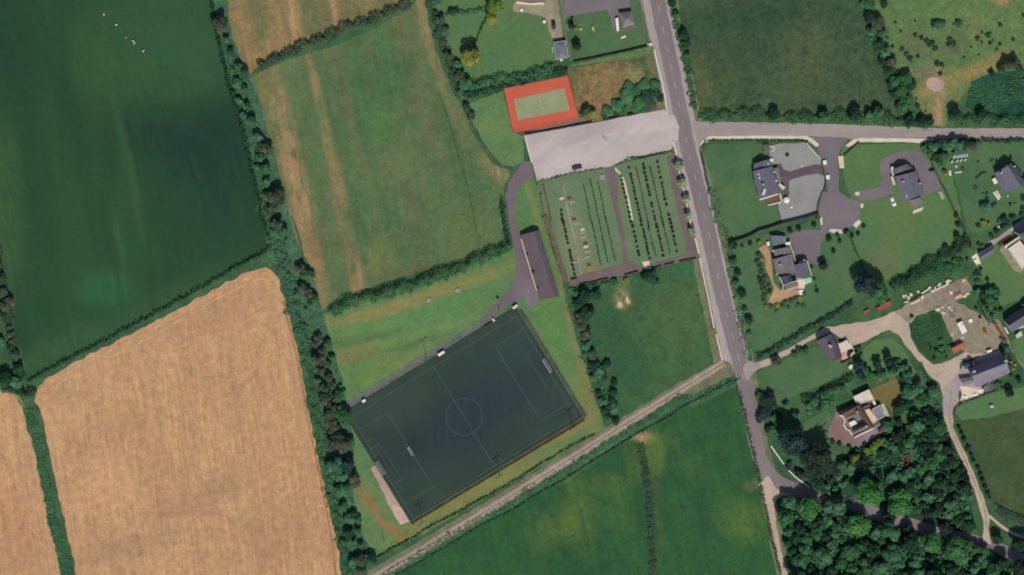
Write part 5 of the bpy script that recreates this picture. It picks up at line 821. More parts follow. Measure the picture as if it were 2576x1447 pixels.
m_dslab = omat('dark_slab', (84, 72, 58))
for i, (z, x, y, k, lab) in enumerate(GV):
    r_ = gv if i == 0 else gv.copy()
    if i: S.collection.objects.link(r_)
    for ch in (KERB, SLAB, HST):
        c = ch if i == 0 else ch.copy()
        if i: S.collection.objects.link(c); c.parent = r_
        if k == 'd' and ch is not KERB: c.data = ch.data.copy(); c.data.materials[0] = m_dslab
        if k == 'p' and ch is SLAB: c.data = ch.data.copy(); c.data.materials[0] = m_kerb
    p = P1(z, x, y); r_.location = (p[0], p[1], .05); r_.rotation_euler = (0, 0, CA + rng.uniform(-.05, .05) + math.pi); r_.scale = (1.05, .85, .8); tag(r_, lab, 'grave', 'graves in the left cemetery half')
b = MB(); b.box(P1('z4', 1495, 560), 2.6, 2.2, 0, .5, CA); b.box(P1('z4', 1495, 560), 2.2, 1.8, .5, .65, CA); tag(b.out('tomb', m_gravel), 'square pale grey tomb beside the top of the central cemetery path', 'tomb')

# ------------------------------------------------------------------ buildings
def roofmat(name, c): return omat(name, c, tuple(x * .86 for x in c), sc=.35, grain=.1, rough=.65, spec=.25)
m_slate = roofmat('slate_roof', (112, 110, 124)); m_slate2 = roofmat('grey_slate_roof', (128, 122, 126)); m_slate3 = roofmat('dark_blue_slate', (78, 82, 104)); m_lslate = roofmat('lilac_slate', (136, 128, 142)); m_club_r = roofmat('clubhouse_roof', (104, 92, 98)); m_bluegrey = roofmat('blue_grey_roof', (110, 122, 130)); m_brown_r = roofmat('brown_roof', (112, 84, 68)); m_pinkr = roofmat('rust_roof', (188, 110, 84))
m_flat = roofmat('pale_flat_roof', (226, 214, 196)); m_shedr = roofmat('shed_roof', (118, 122, 124)); m_render = omat('render_wall', (226, 218, 200)); m_glass, nt_, b_ = nmat('window_glass'); b_.inputs['Base Color'].default_value = (.03, .04, .05, 1); b_.inputs['Roughness'].default_value = .1; b_.inputs['Specular IOR Level'].default_value = .6
m_sky = omat('skylight_glass', (206, 216, 226), rough=.3); m_ridge = roofmat('ridge_tile', (122, 118, 126)); m_brick = omat('chimney_render', (206, 200, 190)); m_door = omat('door_paint', (70, 54, 48))
LV = lambda a, b, t: (a[0] + (b[0] - a[0]) * t, a[1] + (b[1] - a[1]) * t)
def house(name, label, z, s, cat='house', group=None):
    p = P(z, s); c = (sum(a[0] for a in p) / len(p), sum(a[1] for a in p) / len(p)); return thing(name, label, cat, (*c, 0), group)
def block(t, z, s, eave, ridge, axis, rm, wm=None, kind='gable', at=.5, over=.35, wins=True, hip=.3):
    """s: roof corners NW NE SE SW in sheet units"""
    wm = wm or m_render; NW, NE, SE, SW = P(z, s); c = ((NW[0] + NE[0] + SE[0] + SW[0]) / 4, (NW[1] + NE[1] + SE[1] + SW[1]) / 4)
    def inset(p): d = math.dist(p, c); return LV(p, c, over / d)
    L1, R1, R2, L2 = (NW, NE, SE, SW) if axis == 'ns' else (SW, NW, NE, SE)
    l1, r1, r2, l2 = map(inset, (L1, R1, R2, L2)); g1, g2 = LV(l1, r1, at), LV(l2, r2, at); G1, G2 = LV(L1, R1, at), LV(L2, R2, at)
    b = MB(); e = eave
    if kind == 'gable':
        b.add([(*l1, 0), (*r1, 0), (*r2, 0), (*l2, 0), (*l1, e), (*r1, e), (*r2, e), (*l2, e), (*g1, ridge - .12), (*g2, ridge - .12)], [(0, 1, 5, 8, 4), (1, 2, 6, 5), (2, 3, 7, 9, 6), (3, 0, 4, 7)])
    else: b.prism([l1, r1, r2, l2], 0, e)
    w = b.out('wall', wm, t)
    b = MB(); th = .16
    def slab(pts): n = len(pts); b.add([tuple(p) for p in pts] + [(p[0], p[1], p[2] - th) for p in pts], [tuple(range(n)), tuple(reversed(range(n, 2 * n)))] + [(i, n + i, n + (i + 1) % n, (i + 1) % n) for i in range(n)])
    if kind == 'gable':
        slab([(*L1, e), (*G1, ridge), (*G2, ridge), (*L2, e)]); slab([(*R1, e), (*R2, e), (*G2, ridge), (*G1, ridge)])
    elif kind == 'hip':
        h1, h2 = LV(G1, G2, hip), LV(G2, G1, hip)
        slab([(*L1, e), (*h1, ridge), (*h2, ridge), (*L2, e)]); slab([(*R1, e), (*R2, e), (*h2, ridge), (*h1, ridge)]); slab([(*L1, e), (*R1, e), (*h1, ridge)]); slab([(*R2, e), (*L2, e), (*h2, ridge)]); G1, G2 = h1, h2
    else: slab([(*p, e + th + .02) for p in (L1, R1, R2, L2)])
    r = b.out('roof', rm, t)
    if kind in ('gable', 'hip') and math.dist(G1, G2) > 1:
        b = MB(); b.tube((*G1, ridge), (*G2, ridge), .13, n=6); b.out('ridge_tile', m_ridge, r)
    if kind == 'parapet':
        b = MB(); q4 = [L1, R1, R2, L2]
        for i in range(4):
            a, d = q4[i], q4[(i + 1) % 4]; n = Vector((d[1] - a[1], a[0] - d[0])).normalized() * .14; b.prism([(a[0] - n.x, a[1] - n.y), (d[0] - n.x, d[1] - n.y), (d[0] + n.x, d[1] + n.y), (a[0] + n.x, a[1] + n.y)][::-1], e, e + .55)
        b.out('parapet', m_render, t)
    if wins and e > 2.2:
        for (a, d, dr) in ((l1, l2, 0), (r2, r1, 1)):
            L = math.dist(a, d); n = max(1, int(L / 3.6)); nx = Vector((d[1] - a[1], a[0] - d[0])).normalized(); ang = math.atan2(d[1] - a[1], d[0] - a[0])
            for i in range(n):
                m = LV(a, d, (i + .5) / n); b = MB(); isd = dr and i == n // 2
                b.box(m, 1.0 if isd else 1.3, .12, .1 if isd else .95, 2.1 if isd or e < 3.4 else 2.15, ang); b.out('door' if isd else 'window', m_door if isd else m_glass, t)
    return w, r
def onroof(t, name, z, x, y, sx, sy, z0, z1, a, m, parent=None):
    b = MB(); b.box(P1(z, x, y), sx, sy, z0, z1, a); return b.out(name, m, parent or t)
def chimney(t, z, x, y, z0, z1, a=0, sx=1.1, sy=.7):
    c = onroof(t, 'chimney', z, x, y, sx, sy, z0, z1, a, m_brick); b = MB(); p = P1(z, x, y)
    for d in (-.28, .28): b.tube((p[0] + math.cos(a) * d, p[1] + math.sin(a) * d, z1), (p[0] + math.cos(a) * d, p[1] + math.sin(a) * d, z1 + .35), .13, .11, 8)
    b.out('chimney_pot', m_pinkr, c)
def skylight(t, z, x, y, zz, a, sx=.9, sy=1.2): b = MB(); b.box(P1(z, x, y), sx, sy, zz - .25, zz, a); b.out('skylight', m_sky, t)
AH = R(-16)
# slate house with the gravel courts
t = house('house', 'slate roofed house with two white skylights beside the grey gravel courts', 'z1', '395,690 720,610 895,1090 490,1200')
block(t, 'z1', '392,690 722,608 815,880 430,985', 4.6, 7.2, 'ns', m_slate); block(t, 'z1', '455,960 815,880 895,1085 495,1198', 4.4, 6.8, 'ns', m_slate, over=.4)
block(t, 'z1', '405,560 700,468 728,596 412,676', 3.8, 5.6, 'ns', m_slate); block(t, 'z1', '780,640 850,620 905,880 870,930', 2.7, 3.6, 'ns', m_slate2, kind='flat', wins=False)
block(t, 'z1', '880,900 985,985 940,1030 850,930', 2.6, 3.2, 'ns', m_flat, kind='flat', wins=False)
for x, y in ((500, 752), (515, 815)): skylight(t, 'z1', x, y, 6.1, AH, 1.5, .8)
skylight(t, 'z1', 588, 1070, 6.7, AH, 1.5, 3.2); skylight(t, 'z1', 530, 592, 5.0, AH, .8, .8); skylight(t, 'z1', 668, 556, 4.7, AH, .7, .7)
skylight(t, 'z1', 782, 712, 4.6, AH, .8, .8); skylight(t, 'z1', 815, 868, 5.0, AH, .8, .9); chimney(t, 'z1', 570, 930, 6.2, 8.2, AH)
t = thing('sunken_patio', 'brown sunken patio with cream low walls at the lower end of the gravel court house', 'patio', (*P1('z1', 760, 1210), 0)); b = MB()
b.prism(P('z1', '630,1300 890,1240 870,1120 640,1170')[::1], .2, .42); b.out('floor', m_brown_r, t); b = MB()
for s_ in ('520,1205 860,1100', '890,1090 925,1250', '680,1300 930,1240'): L, Rr = ribbon_pts(P('z1', s_), .55, False); n = len(L); b.prism(L + Rr[::-1], .1, 1.1)
b.out('wall', m_wwall, t)
def parasol(name, label, z, x, y, r, m):
    p = P1(z, x, y); t = thing(name, label, 'parasol', (*p, 0)); b = MB(); b.tube((*p, .2), (*p, 2.5), .035); b.out('pole', m_steel, t)
    b = MB(); n = 8; b.add([(p[0], p[1], 2.75)] + [(p[0] + r * math.cos(i * .785), p[1] + r * math.sin(i * .785), 2.2) for i in range(n)], [(0, i + 1, (i + 1) % n + 1) for i in range(n)]); b.out('canopy', m, t)
    b = MB(); b.lathe((*p, 0), [(.35, .2), (.35, .32), (.1, .36)]); b.out('base', m_gwall, t)
parasol('parasol', 'large white round parasol on the gravel by the brown patio', 'z1', 1008, 1212, 1.55, m_white)
def tank(name, label, cat, z, x, y, r, h, m):
    b = MB(); b.lathe(P1(z, x, y), [(r * .96, 0), (r, .1), (r, h - .25), (r * .8, h - .06), (r * .25, h), (r * .2, h + .08)], 18); return tag(b.out(name, m), label, cat)
tank('water_tank', 'white round tank at the top corner of the gravel court house', 'tank', 'z1', 735, 485, .95, 1.6, m_white)
for z, x, y, r_, h_, lab in (('z1', 1287, 588, .5, .6, 'small white ball planter on the gravel beside the brown drive'), ('z1', 1660, 995, .35, .5, 'tiny white planter by the dark curved wall'), ('z1', 1100, 1335, .6, .8, 'pale garden ornament on the lower gravel court'), ('zT', 690, 350, .85, 1.6, 'white round oil tank at the edge of the long lawn'), ('zT', 325, 165, .8, 1.2, 'pale round tank below the house at the top edge'), ('zB', 960, 590, 1.1, 1.0, 'round pale tank cover in the rubble yard'), ('z3', 1635, 1135, .4, .5, 'small white ball on the lawn below the right edge slate house'), ('zE', 990, 245, .5, .7, 'small white post stone on the grey lane edge')):
    tank('planter' if r_ < .8 else 'water_tank', lab, 'planter' if r_ < .8 else 'tank', z, x, y, r_, h_, m_white)
b = MB(); c = P1('z1', 1020, 385); b.lathe(c, [(.9, 0), (1.1, .3), (.95, .35), (.3, .4), (.25, .9), (.6, 1.0), (.55, 1.05)], 14); tag(b.out('fountain', m_dwall), 'small dark fountain bowl in the middle of the upper gravel court', 'fountain')
t = thing('pergola', 'brown timber pergola at the upper corner of the gravel court house', 'pergola', (*P1('z1', 660, 310), 0))
for x, y in ((600, 225), (690, 225), (590, 390), (690, 390)): b = MB(); b.box(P1('z1', x, y), .2, .2, .1, 2.3); b.out('post', m_timber, t)
for i in range(7): b = MB(); a_, c_ = P('z1', '%f,%f %f,%f' % (590, 225 + 27 * i, 700, 225 + 27 * i)); b.tube((*a_, 2.35), (*c_, 2.35), .22, n=4); b.out('rafter', omat('pale_timber', (150, 132, 116)) if i == 0 else bpy.data.materials['pale_timber'], t)
wall('garden_wall', 'curved cream garden wall beside the brown pergola', P('z1', '700,240 770,240 785,290 740,330'), .5, .9, m_wwall, 'wall')
# grey house on the round drive
t = house('house', 'grey slate house with white car, left of the purple grey drive at the large lawn', 'z2', '1215,790 1600,690 1760,1080 1390,1240')
block(t, 'z2', '1212,790 1600,690 1765,1085 1392,1245', 4.4, 7.0, 'ns', m_slate); block(t, 'z2', '1205,645 1440,558 1545,640 1195,752', 3.6, 5.6, 'ns', m_slate)
block(t, 'z2', '1480,1225 1690,1160 1750,1280 1550,1345', 2.5, 3.2, 'ns', roofmat('conservatory_roof', (132, 124, 122)), wins=False); chimney(t, 'z2', 1665, 915, 5.2, 7.4, AH); chimney(t, 'z2', 1360, 880, 5.6, 7.4, AH); skylight(t, 'z2', 1430, 1130, 5.4, AH, .8, 1.5)
block(t, 'z2', '1150,620 1195,605 1220,760 1175,770', 2.4, 2.6, 'ns', m_flat, kind='flat', wins=False); block(t, 'z2', '1150,790 1185,780 1235,930 1200,945', 2.4, 2.6, 'ns', m_flat, kind='flat', wins=False)
b = MB(); b.prism(P('z2', '1560,1400 1560,1460 1720,1400 1750,1330')[::-1], .25, .4); tag(b.out('terrace', m_ssand), 'small paved terrace at the lower end of the grey house', 'terrace')
t = house('shed', 'small grey garden shed at the hedge right of the grey slate house', 'z3', '210,700 300,680 370,830 270,860', 'shed'); block(t, 'z3', '208,702 305,672 375,828 275,868', 2.2, 3.0, 'ns', m_slate2, wins=False)
b = MB(); b.prism(P('z3', '375,1065 445,1045 500,1180 440,1205')[::-1], .2, .42); tag(b.out('garden_slab', omat('pale_slab', (172, 176, 148))), 'pale rectangular slab on the lawn edge below the grey shed', 'slab')
# slate house at the right edge
t = house('house', 'slate house at the right edge, below the white sheets on a line', 'z3', '1390,720 1680,550 1950,920 1520,1080')
block(t, 'z3', '1385,722 1682,548 1960,935 1530,1090', 4.6, 8.2, 'ns', m_slate, at=.72); block(t, 'z3', '1690,560 1760,590 1900,760 1850,790', 2.8, 3.6, 'ns', m_slate3, kind='flat', wins=False)
block(t, 'z3', '1880,830 1990,760 2060,860 1940,960', 3.2, 4.8, 'ew', m_slate2); chimney(t, 'z3', 1480, 725, 6.2, 9.3, R(30)); chimney(t, 'z3', 1725, 610, 5.6, 8.0, R(30)); skylight(t, 'z3', 1585, 600, 6.4, R(30))
b = MB(); b.prism(P('z3', '1365,1075 1400,1055 1490,1190 1460,1210')[::-1], .2, .5); b.prism(P('z3', '1415,1045 1440,1030 1510,1150 1490,1180')[::-1], .2, .5); tag(b.out('garden_steps', m_wwall), 'white garden steps at the lower left corner of the right edge slate house', 'steps')
b = MB(); b.box(P1('z3', 1395, 865), 1.6, 2.6, 0, 1.9, R(30)); b.box(P1('z3', 1395, 865), 1.9, 2.9, 1.9, 2.0, R(30)); tag(b.out('garden_kiosk', m_white), 'small white garden cabinet left of the right edge slate house', 'cabinet')
t = thing('washing_line', 'washing line with four white sheets on the small lawn at the right', 'washing line', (*P1('z3', 740, 505), 0))
b = MB(); pa, pb = P('z3', '580,525 900,480')
for p in (pa, pb): k = MB(); k.tube((*p, .1), (*p, 2.1), .05); k.out('post', m_timber, t)
b.tube((*pa, 2.0), (*pb, 2.0), .015, n=4); b.out('line', m_white, t)
for x, y in ((620, 520), (715, 505), (785, 495), (858, 485)):
    c = P1('z3', x, y); b = MB(); b.box(c, 1.2, .5, .75, 2.0, R(60)); b.out('sheet', m_white, t)
for z, x, y, sx, sy, a, lab in (('z3', 700, 600, 1.1, .9, .2, 'white box on the lawn just below the white sheets'), ('z3', 590, 720, 1.1, 2.6, .1, 'tall white tarp on the flower bed left of the small lawn'), ('z3', 740, 705, 3.2, .7, .1, 'long pale plank stack on the small lawn at the right')):
    b = MB(); b.box(P1(z, x, y), sx, sy, .05, .6, a); b.box(P1(z, x, y), sx * .8, sy * .8, .6, .75, a); tag(b.out('garden_box', m_wwall), lab, 'garden box')
t = house('greenhouse', 'pale glass greenhouse in the corner thicket above the white sheets', 'z3', '610,350 880,300 930,440 620,470', 'greenhouse'); block(t, 'z3', '620,350 880,310 915,430 640,465', 1.8, 2.9, 'ew', omat('greenhouse_glass', (140, 156, 146), (118, 140, 126), rough=.3), omat('greenhouse_side', (150, 166, 156)), wins=False)
t = house('shed', 'dark brown shed at the hedge above the white sheets', 'z3', '1000,170 1080,190 1060,340 970,330', 'shed'); block(t, 'z3', '1000,200 1060,210 1040,330 980,320', 2.0, 2.8, 'ns', m_brown_r, m_timber, wins=False)
# house with two wings
t = house('house', 'large slate house with two wings and white gables, beside the sandy patio', 'h4', '590,660 860,580 910,860 650,860')
block(t, 'h4', '592,660 862,582 925,850 640,870', 4.6, 7.2, 'ns', m_slate2); block(t, 'h4', '606,522 838,478 868,572 622,612', 3.8, 5.6, 'ns', m_slate2); block(t, 'h4', '560,318 790,328 785,428 590,470', 2.6, 4.0, 'ns', m_bluegrey)
block(t, 'h4', '882,752 1082,680 1145,892 925,935', 4.0, 6.4, 'ns', m_slate); block(t, 'h4', '690,918 830,880 885,968 738,1012', 3.6, 5.4, 'ns', m_slate3); block(t, 'h4', '770,1042 955,980 965,1070 790,1122', 2.6, 3.4, 'ew', roofmat('pink_roof', (164, 148, 144)), wins=False)
chimney(t, 'h4', 690, 735, 6.4, 8.2, AH); skylight(t, 'h4', 670, 690, 6.3, AH, .8, .8); skylight(t, 'h4', 600, 545, 4.5, AH, .8, .8)
b = MB()
for s_ in ('880,750 960,730 975,700 1060,665', '1085,680 1148,890', '640,880 690,850 800,830', '690,910 740,1030 730,1100', '740,1035 860,990 940,970', '930,940 1040,905', '850,470 890,590 915,680'):
    L, Rr = ribbon_pts(P('h4', s_), .38, False); b.prism(L + Rr[::-1], .3, 4.3)
b.out('white_gable', m_render, t)
b = MB(); b.prism(P('h4', '770,425 845,405 860,465 790,475')[::-1], 0, 2.8); b.out('porch', m_white, t); b = MB(); b.box(P1('h4', 535, 435), 1.3, 2.0, .1, 1.6, .3); tag(b.out('oil_tank', m_white), 'white oil tank at the upper left corner of the two wing house', 'tank')
b = MB(); b.box(P1('h4', 1105, 960), 3.6, 2.6, .2, .5, .25); b.box(P1('h4', 1105, 960), 3.2, 2.2, .5, .55, .25); tag(b.out('hot_tub', omat('pale_turquoise', (170, 214, 200))), 'pale turquoise hot tub on the patio of the two wing house', 'hot tub')
b = MB(); b.box(P1('h4', 1005, 1130), 1.8, 2.2, .2, .9, .2); b.box(P1('h4', 1005, 1130), 2.1, 2.5, .9, 1.0, .2); tag(b.out('garden_table', m_white), 'white garden table at the lower end of the sandy patio', 'table')
# clubhouse
t = house('clubhouse', 'long low clubhouse with purple grey roof, left of the cemetery', 'zCl', '590,215 830,150 1090,1010 840,1050', 'clubhouse')
block(t, 'zCl', '588,218 832,150 1092,1008 842,1052', 2.9, 4.7, 'ns', m_club_r, m_gwall, at=.72, over=.25)
b = MB(); L, Rr = ribbon_pts(P('zCl', '598,262 800,930'), .35, False); b.prism(L + Rr[::-1], 2.75, 2.98); b.out('gutter', m_wwall, t)
for x, y, k in ((680, 470, .7), (755, 695, 1.2), (818, 905, .7)): onroof(t, 'roof_vent', 'zCl', x, y, k, k * 1.1, 2.9, 4.3, AH, m_dwall)
b = MB(); b.box(P1('zCl', 245, 1310), .8, 1.6, .2, 1.5, UA); tag(b.out('litter_bin', m_white), 'white bin at the lower end of the club drive', 'bin')
wall('garden_wall', 'short dark barrier across the lower club drive', P('zCl', '300,1120 320,1190'), .3, 1.1, m_dwall, 'wall')
wall('garden_wall', 'small dark wall along the lower edge of the club drive', P('zCl', '120,1400 210,1345'), .4, 1.2, m_dwall, 'wall')
tree('shrub', 'small dark shrub on the verge of the club drive', 'dark', P1('zCl', 300, 1020), .8)
# top houses and shed
t = house('house', 'brown roofed house at the top edge with cream lower front', 'zT', '215,-160 700,-120 690,60 225,45'); block(t, 'zT', '210,-200 705,-170 695,58 222,40', 4.2, 6.8, 'ew', roofmat('worn_brown_roof', (120, 104, 94)))
b = MB(); L, Rr = ribbon_pts(P('zT', '235,45 460,70 520,68 690,62'), .7, False); b.prism(L + Rr[::-1], .1, 2.6); b.out('porch', m_wwall, t)
t = house('house', 'small hipped roof building with a white trailer, beside the purple grey drive', 'zT', '1880,215 2100,185 2150,400 1960,460'); block(t, 'zT', '1885,212 2095,188 2150,400 1950,462', 3.0, 5.2, 'ew', m_slate2, kind='hip', hip=.42)
b = MB(); b.prism(P('zT', '1820,505 1950,470 2170,405 2190,460 1850,545')[::-1], .1, .28); tag(b.out('terrace', omat('brown_terrace', (124, 108, 92))), 'brown terrace below the small hipped roof building', 'terrace')
t = house('shed', 'grey shed with pale roof edges at the lower end of the sandy drive', 'zT', '835,680 1040,655 1085,930 880,975', 'shed'); block(t, 'zT', '838,682 1040,655 1088,930 882,975', 2.7, 3.7, 'ns', m_shedr, m_gwall, kind='hip', hip=.3, wins=False)
b = MB()
for s_ in ('850,690 1035,662', '1035,662 1082,925', '880,968 1085,928', '838,690 880,968'): L, Rr = ribbon_pts(P('zT', s_), .25, False); b.prism(L + Rr[::-1], 2.62, 2.86)
b.out('roof_edge', omat('pale_trim', (184, 190, 186)), t); b = MB(); b.box(P1('zT', 822, 800), .5, 3.0, .1, 1.3, R(5)); tag(b.out('pallet_stack', omat('mint_board', (190, 200, 176))), 'pale board stack leaning on the left of the grey shed', 'boards')
b = MB(); b.box(P1('zT', 965, 970), 1.2, 1.0, .1, 2.0, R(15)); tag(b.out('gas_tank', m_white), 'white tank below the lower wall of the grey shed', 'tank')
wall('garden_wall', 'pale corner kerb around the dark bush on the lawn', P('zT', '1075,500 1045,405 1080,385 1190,375'), .5, .5, m_gwall, 'wall')
b = MB(); sl = P('zT', '1465,430 1490,500'); b.tube((*sl[0], 1.5), (*sl[1], .3), .35, n=6)
for x, y in ((1462, 425), (1470, 435)): b.tube((*P1('zT', x, y), .1), (*P1('zT', x, y), 1.5), .06)
tag(b.out('garden_slide', omat('lime_plastic', (200, 214, 150), rough=.4)), 'pale lime garden slide in the middle of the top lawn', 'slide')
b = MB(); b.box(P1('zT', 1275, 472), .9, .8, .1, .9, .2); b.box(P1('zT', 1275, 472), .7, .6, .9, 1.2, .2); tag(b.out('toy_house', omat('cream_plastic', (226, 230, 170))), 'small cream toy house beside the brown shrub on the top lawn', 'toy house')
b = MB(); b.box(P1('zT', 1965, 600), 2.4, .9, .5, .62, .4)
for d in (-1, 1): b.box(P1('zT', 1965 + d * 38, 600 - d * 16), .12, .8, .1, .5, .4)
tag(b.out('garden_table', m_wwall), 'white picnic table on the lawn below the hipped roof building', 'table')
# slate cottage with white terrace
t = house('cottage', 'slate roofed cottage with a white central chimney, beside the gravel lane', 'zD', '210,370 450,240 640,690 410,700', 'cottage'); AC = R(-27)
block(t, 'zD', '195,372 452,245 662,655 405,725', 3.8, 7.0, 'ns', roofmat('purple_slate', (106, 98, 112))); chimney(t, 'zD', 428, 470, 6.2, 8.4, AC, 1.9, 1.1)
block(t, 'zD', '470,700 640,650 660,730 530,770', 2.4, 3.2, 'ew', m_brown_r, wins=False); block(t, 'zD', '598,432 745,360 812,480 655,560', 2.6, 3.0, 'ns', m_flat, kind='flat', wins=False)
b = MB(); b.prism(P('zD', '645,600 720,570 765,680 670,700')[::-1], .25, .45); tag(b.out('terrace', omat('pink_terrace', (232, 168, 148))), 'pink paved corner terrace at the lower right of the slate cottage', 'terrace')
wall('garden_wall', 'dark low wall below the terrace of the slate cottage', P('zD', '640,785 730,740 820,690'), .5, 1.2, m_dwall, 'wall'); wall('garden_wall', 'thin pale wall right of the cottage terrace', P('zD', '790,370 840,470 890,620'), .35, .8, m_wwall, 'wall')
b = MB(); b.box(P1('zD', 815, 850), 1.4, 1.8, .05, 1.7, AC); b.box(P1('zD', 815, 850), 1.7, 2.1, 1.7, 1.8, AC); tag(b.out('small_shed', m_wwall), 'tiny cream shed beside the blue black conifers below the cottage', 'shed')
# courtyard house
t = house('house', 'courtyard house with cream flat roof and brown ridge, left of the olive lawn', 'z8', '590,730 1140,290 1510,760 890,1080')
block(t, 'z8', '855,425 1140,290 1232,480 935,560', 3.4, 3.6, 'ns', m_flat, kind='parapet'); block(t, 'z8', '890,590 985,560 1230,960 1130,1010', 4.6, 6.6, 'ns', m_brown_r); block(t, 'z8', '560,700 880,560 925,660 720,780', 3.4, 5.4, 'ew', m_brown_r)
block(t, 'z8', '835,1030 1060,910 1110,985 885,1085', 3.2, 5.0, 'ew', roofmat('grey_brown_roof', (140, 124, 112))); block(t, 'z8', '1060,670 1140,640 1290,850 1215,910', 3.4, 3.6, 'ns', roofmat('cream_roof', (232, 204, 160)), kind='parapet'); block(t, 'z8', '1190,655 1330,575 1430,770 1290,835', 3.0, 3.2, 'ns', roofmat('grey_flat_roof', (136, 136, 142)), kind='parapet')
block(t, 'z8', '985,600 1120,520 1170,590 1000,680', 3.6, 5.0, 'ew', m_brown_r, wins=False)
b = MB(); b.prism(P('z8', '735,800 950,715 1065,900 820,965')[::-1], .25, .4); b.out('courtyard_floor', m_slate2, t)
b = MB()
for s_ in ('610,770 660,765 710,850 690,930', '690,930 740,1010 790,1030 850,1120', '880,1165 1020,1090 1220,1000'): L, Rr = ribbon_pts(P('z8', s_), .5, False); b.prism(L + Rr[::-1], .2, 1.5)
b.out('white_wall', m_white, t); chimney(t, 'z8', 920, 695, 4.4, 7.0, AC); chimney(t, 'z8', 1085, 950, 4.4, 7.0, AC)
b = MB(); b.prism(P('z8', '775,895 885,845 932,905 815,965')[::-1], .4, 2.4); tag(b.out('marquee', m_white), 'white square canopy in the middle of the courtyard house', 'canopy')
b = MB(); b.prism(P('z8', '1350,570 1420,545 1520,770 1450,790')[::-1], .2, .36); tag(b.out('terrace', omat('pale_green_paving', (194, 200, 178))), 'pale green paved strip right of the courtyard house', 'terrace')
b = MB(); b.prism(P('z8', '1205,510 1240,490 1275,560 1240,580')[::-1], .2, 2.0); tag(b.out('small_shed', m_white), 'little white shed at the left edge of the olive lawn', 'shed')
b = MB(); L, Rr = ribbon_pts(P('z8', '1240,900 1300,830 1390,800 1440,760'), .4, False); b.prism(L + Rr[::-1], .2, 1.0); tag(b.out('garden_wall', m_wwall), 'cream low wall at the right end of the courtyard house', 'wall')
# long dark slate house
t = house('house', 'long dark slate house with three dormers above its pinkish terrace', 'zA', '890,590 1540,370 1640,680 1060,930')
block(t, 'zA', '890,585 1540,370 1655,660 1060,935', 4.6, 9.6, 'ew', m_lslate, at=.62); AA = R(20)
for x, y in ((1140, 815), (1335, 735), (1530, 645)): b = MB(); p = P1('zA', x, y); b.box(p, 1.9, 2.6, 4.4, 6.4, AA); d = b.out('dormer', m_render, t); b = MB(); b.box((p[0], p[1]), 2.1, 2.8, 6.4, 6.55, AA); b.out('dormer_roof', m_lslate, d)
block(t, 'zA', '1165,935 1300,815 1385,960 1205,1015', 3.6, 5.6, 'ns', m_slate2); block(t, 'zA', '745,770 980,735 1005,850 830,905', 2.8, 3.6, 'ew', m_slate2); block(t, 'zA', '800,500 1000,440 1030,560 850,600', 3.0, 4.2, 'ew', m_slate3); chimney(t, 'zA', 985, 640, 7, 10.4, AA, 1.6, 1.0); chimney(t, 'zA', 1560, 450, 7, 10.2, AA, 1.6, 1.0); chimney(t, 'zA', 1215, 655, 7.4, 9.0, AA)
for i, (x, y, k) in enumerate(((1040, 1065, 1.5), (870, 1100, 1.2), (1140, 985, 1.6))):
    b = MB(); p = P1('zA', x, y); b.box(p, k, k * .8, .85, .95, AA); b.box(p, .2, .2, .2, .85)
    for d in (-1, 1): b.box((p[0] + d * k * .7, p[1]), .5, 1.1, .5, .6, AA); b.box((p[0] + d * k * .9, p[1]), .08, 1.1, .2, 1.0, AA)
    tag(b.out('garden_table', m_white), ('white table with benches in the middle of the pinkish terrace', 'white table with benches on the left of the pinkish terrace', 'white table with benches against the wall of the dark slate house')[i], 'table')
b = MB(); p = P1('zA', 1340, 1275)
for d in (-.8, .8): b.tube((p[0] + d, p[1] - .4, .1), (p[0] + d, p[1], 2.0), .06); b.tube((p[0] + d, p[1] + .5, .1), (p[0] + d, p[1], 2.0), .06)
b.tube((p[0] - .9, p[1], 2.0), (p[0] + .9, p[1], 2.0), .07); b.box(p, 1.8, 1.3, 1.6, 1.75); tag(b.out('garden_swing', omat('mint_canopy', (206, 220, 196))), 'pale canopy swing on the lawn below the long dark slate house', 'swing')
# white flat roofed building at the right edge, its garage and lodge
t = house('house', 'white flat roofed house cut by the right edge of the photo', 'zE', '1150,640 1350,500 1600,860 1390,1010'); block(t, 'zE', '1140,645 1352,500 1640,880 1392,1015', 4.2, 4.4, 'ns', m_flat, kind='parapet')
block(t, 'zE', '1250,340 1480,250 1560,380 1390,450', 7.0, 9.0, 'ew', m_slate3); block(t, 'zE', '1070,600 1210,470 1340,410 1365,480 1130,630'.replace('1210,470 1340,410 1365,480 1130,630', '1340,420 1370,480 1110,640'), 3.2, 3.4, 'ns', m_flat, kind='flat', wins=False)
b = MB(); b.prism(P('zE', '955,545 1180,390 1225,440 1000,605')[::-1], .25, .5); tag(b.out('timber_deck', omat('dark_red_deck', (92, 50, 34), (70, 36, 26))), 'dark red brown deck along the top of the white flat roofed house', 'deck')
t = house('garage', 'dark slate garage with a white patio, below the grey lane at the right', 'zE', '600,720 850,560 910,690 690,850', 'garage'); block(t, 'zE', '600,722 850,575 912,690 668,848', 2.6, 4.4, 'ew', m_slate, at=.4)
b = MB(); b.prism(P('zE', '495,790 590,725 668,905 585,930')[::-1], .2, .5); tag(b.out('terrace', m_wwall), 'pale terrace at the left end of the dark slate garage', 'terrace'); b = MB(); b.box(P1('zE', 565, 860), 1.3, .9, .5, 1.3, .4); b.box(P1('zE', 565, 860), 1.5, 1.1, 1.3, 1.38, .4); tag(b.out('garden_table', m_white), 'white table on the terrace of the dark slate garage', 'table')
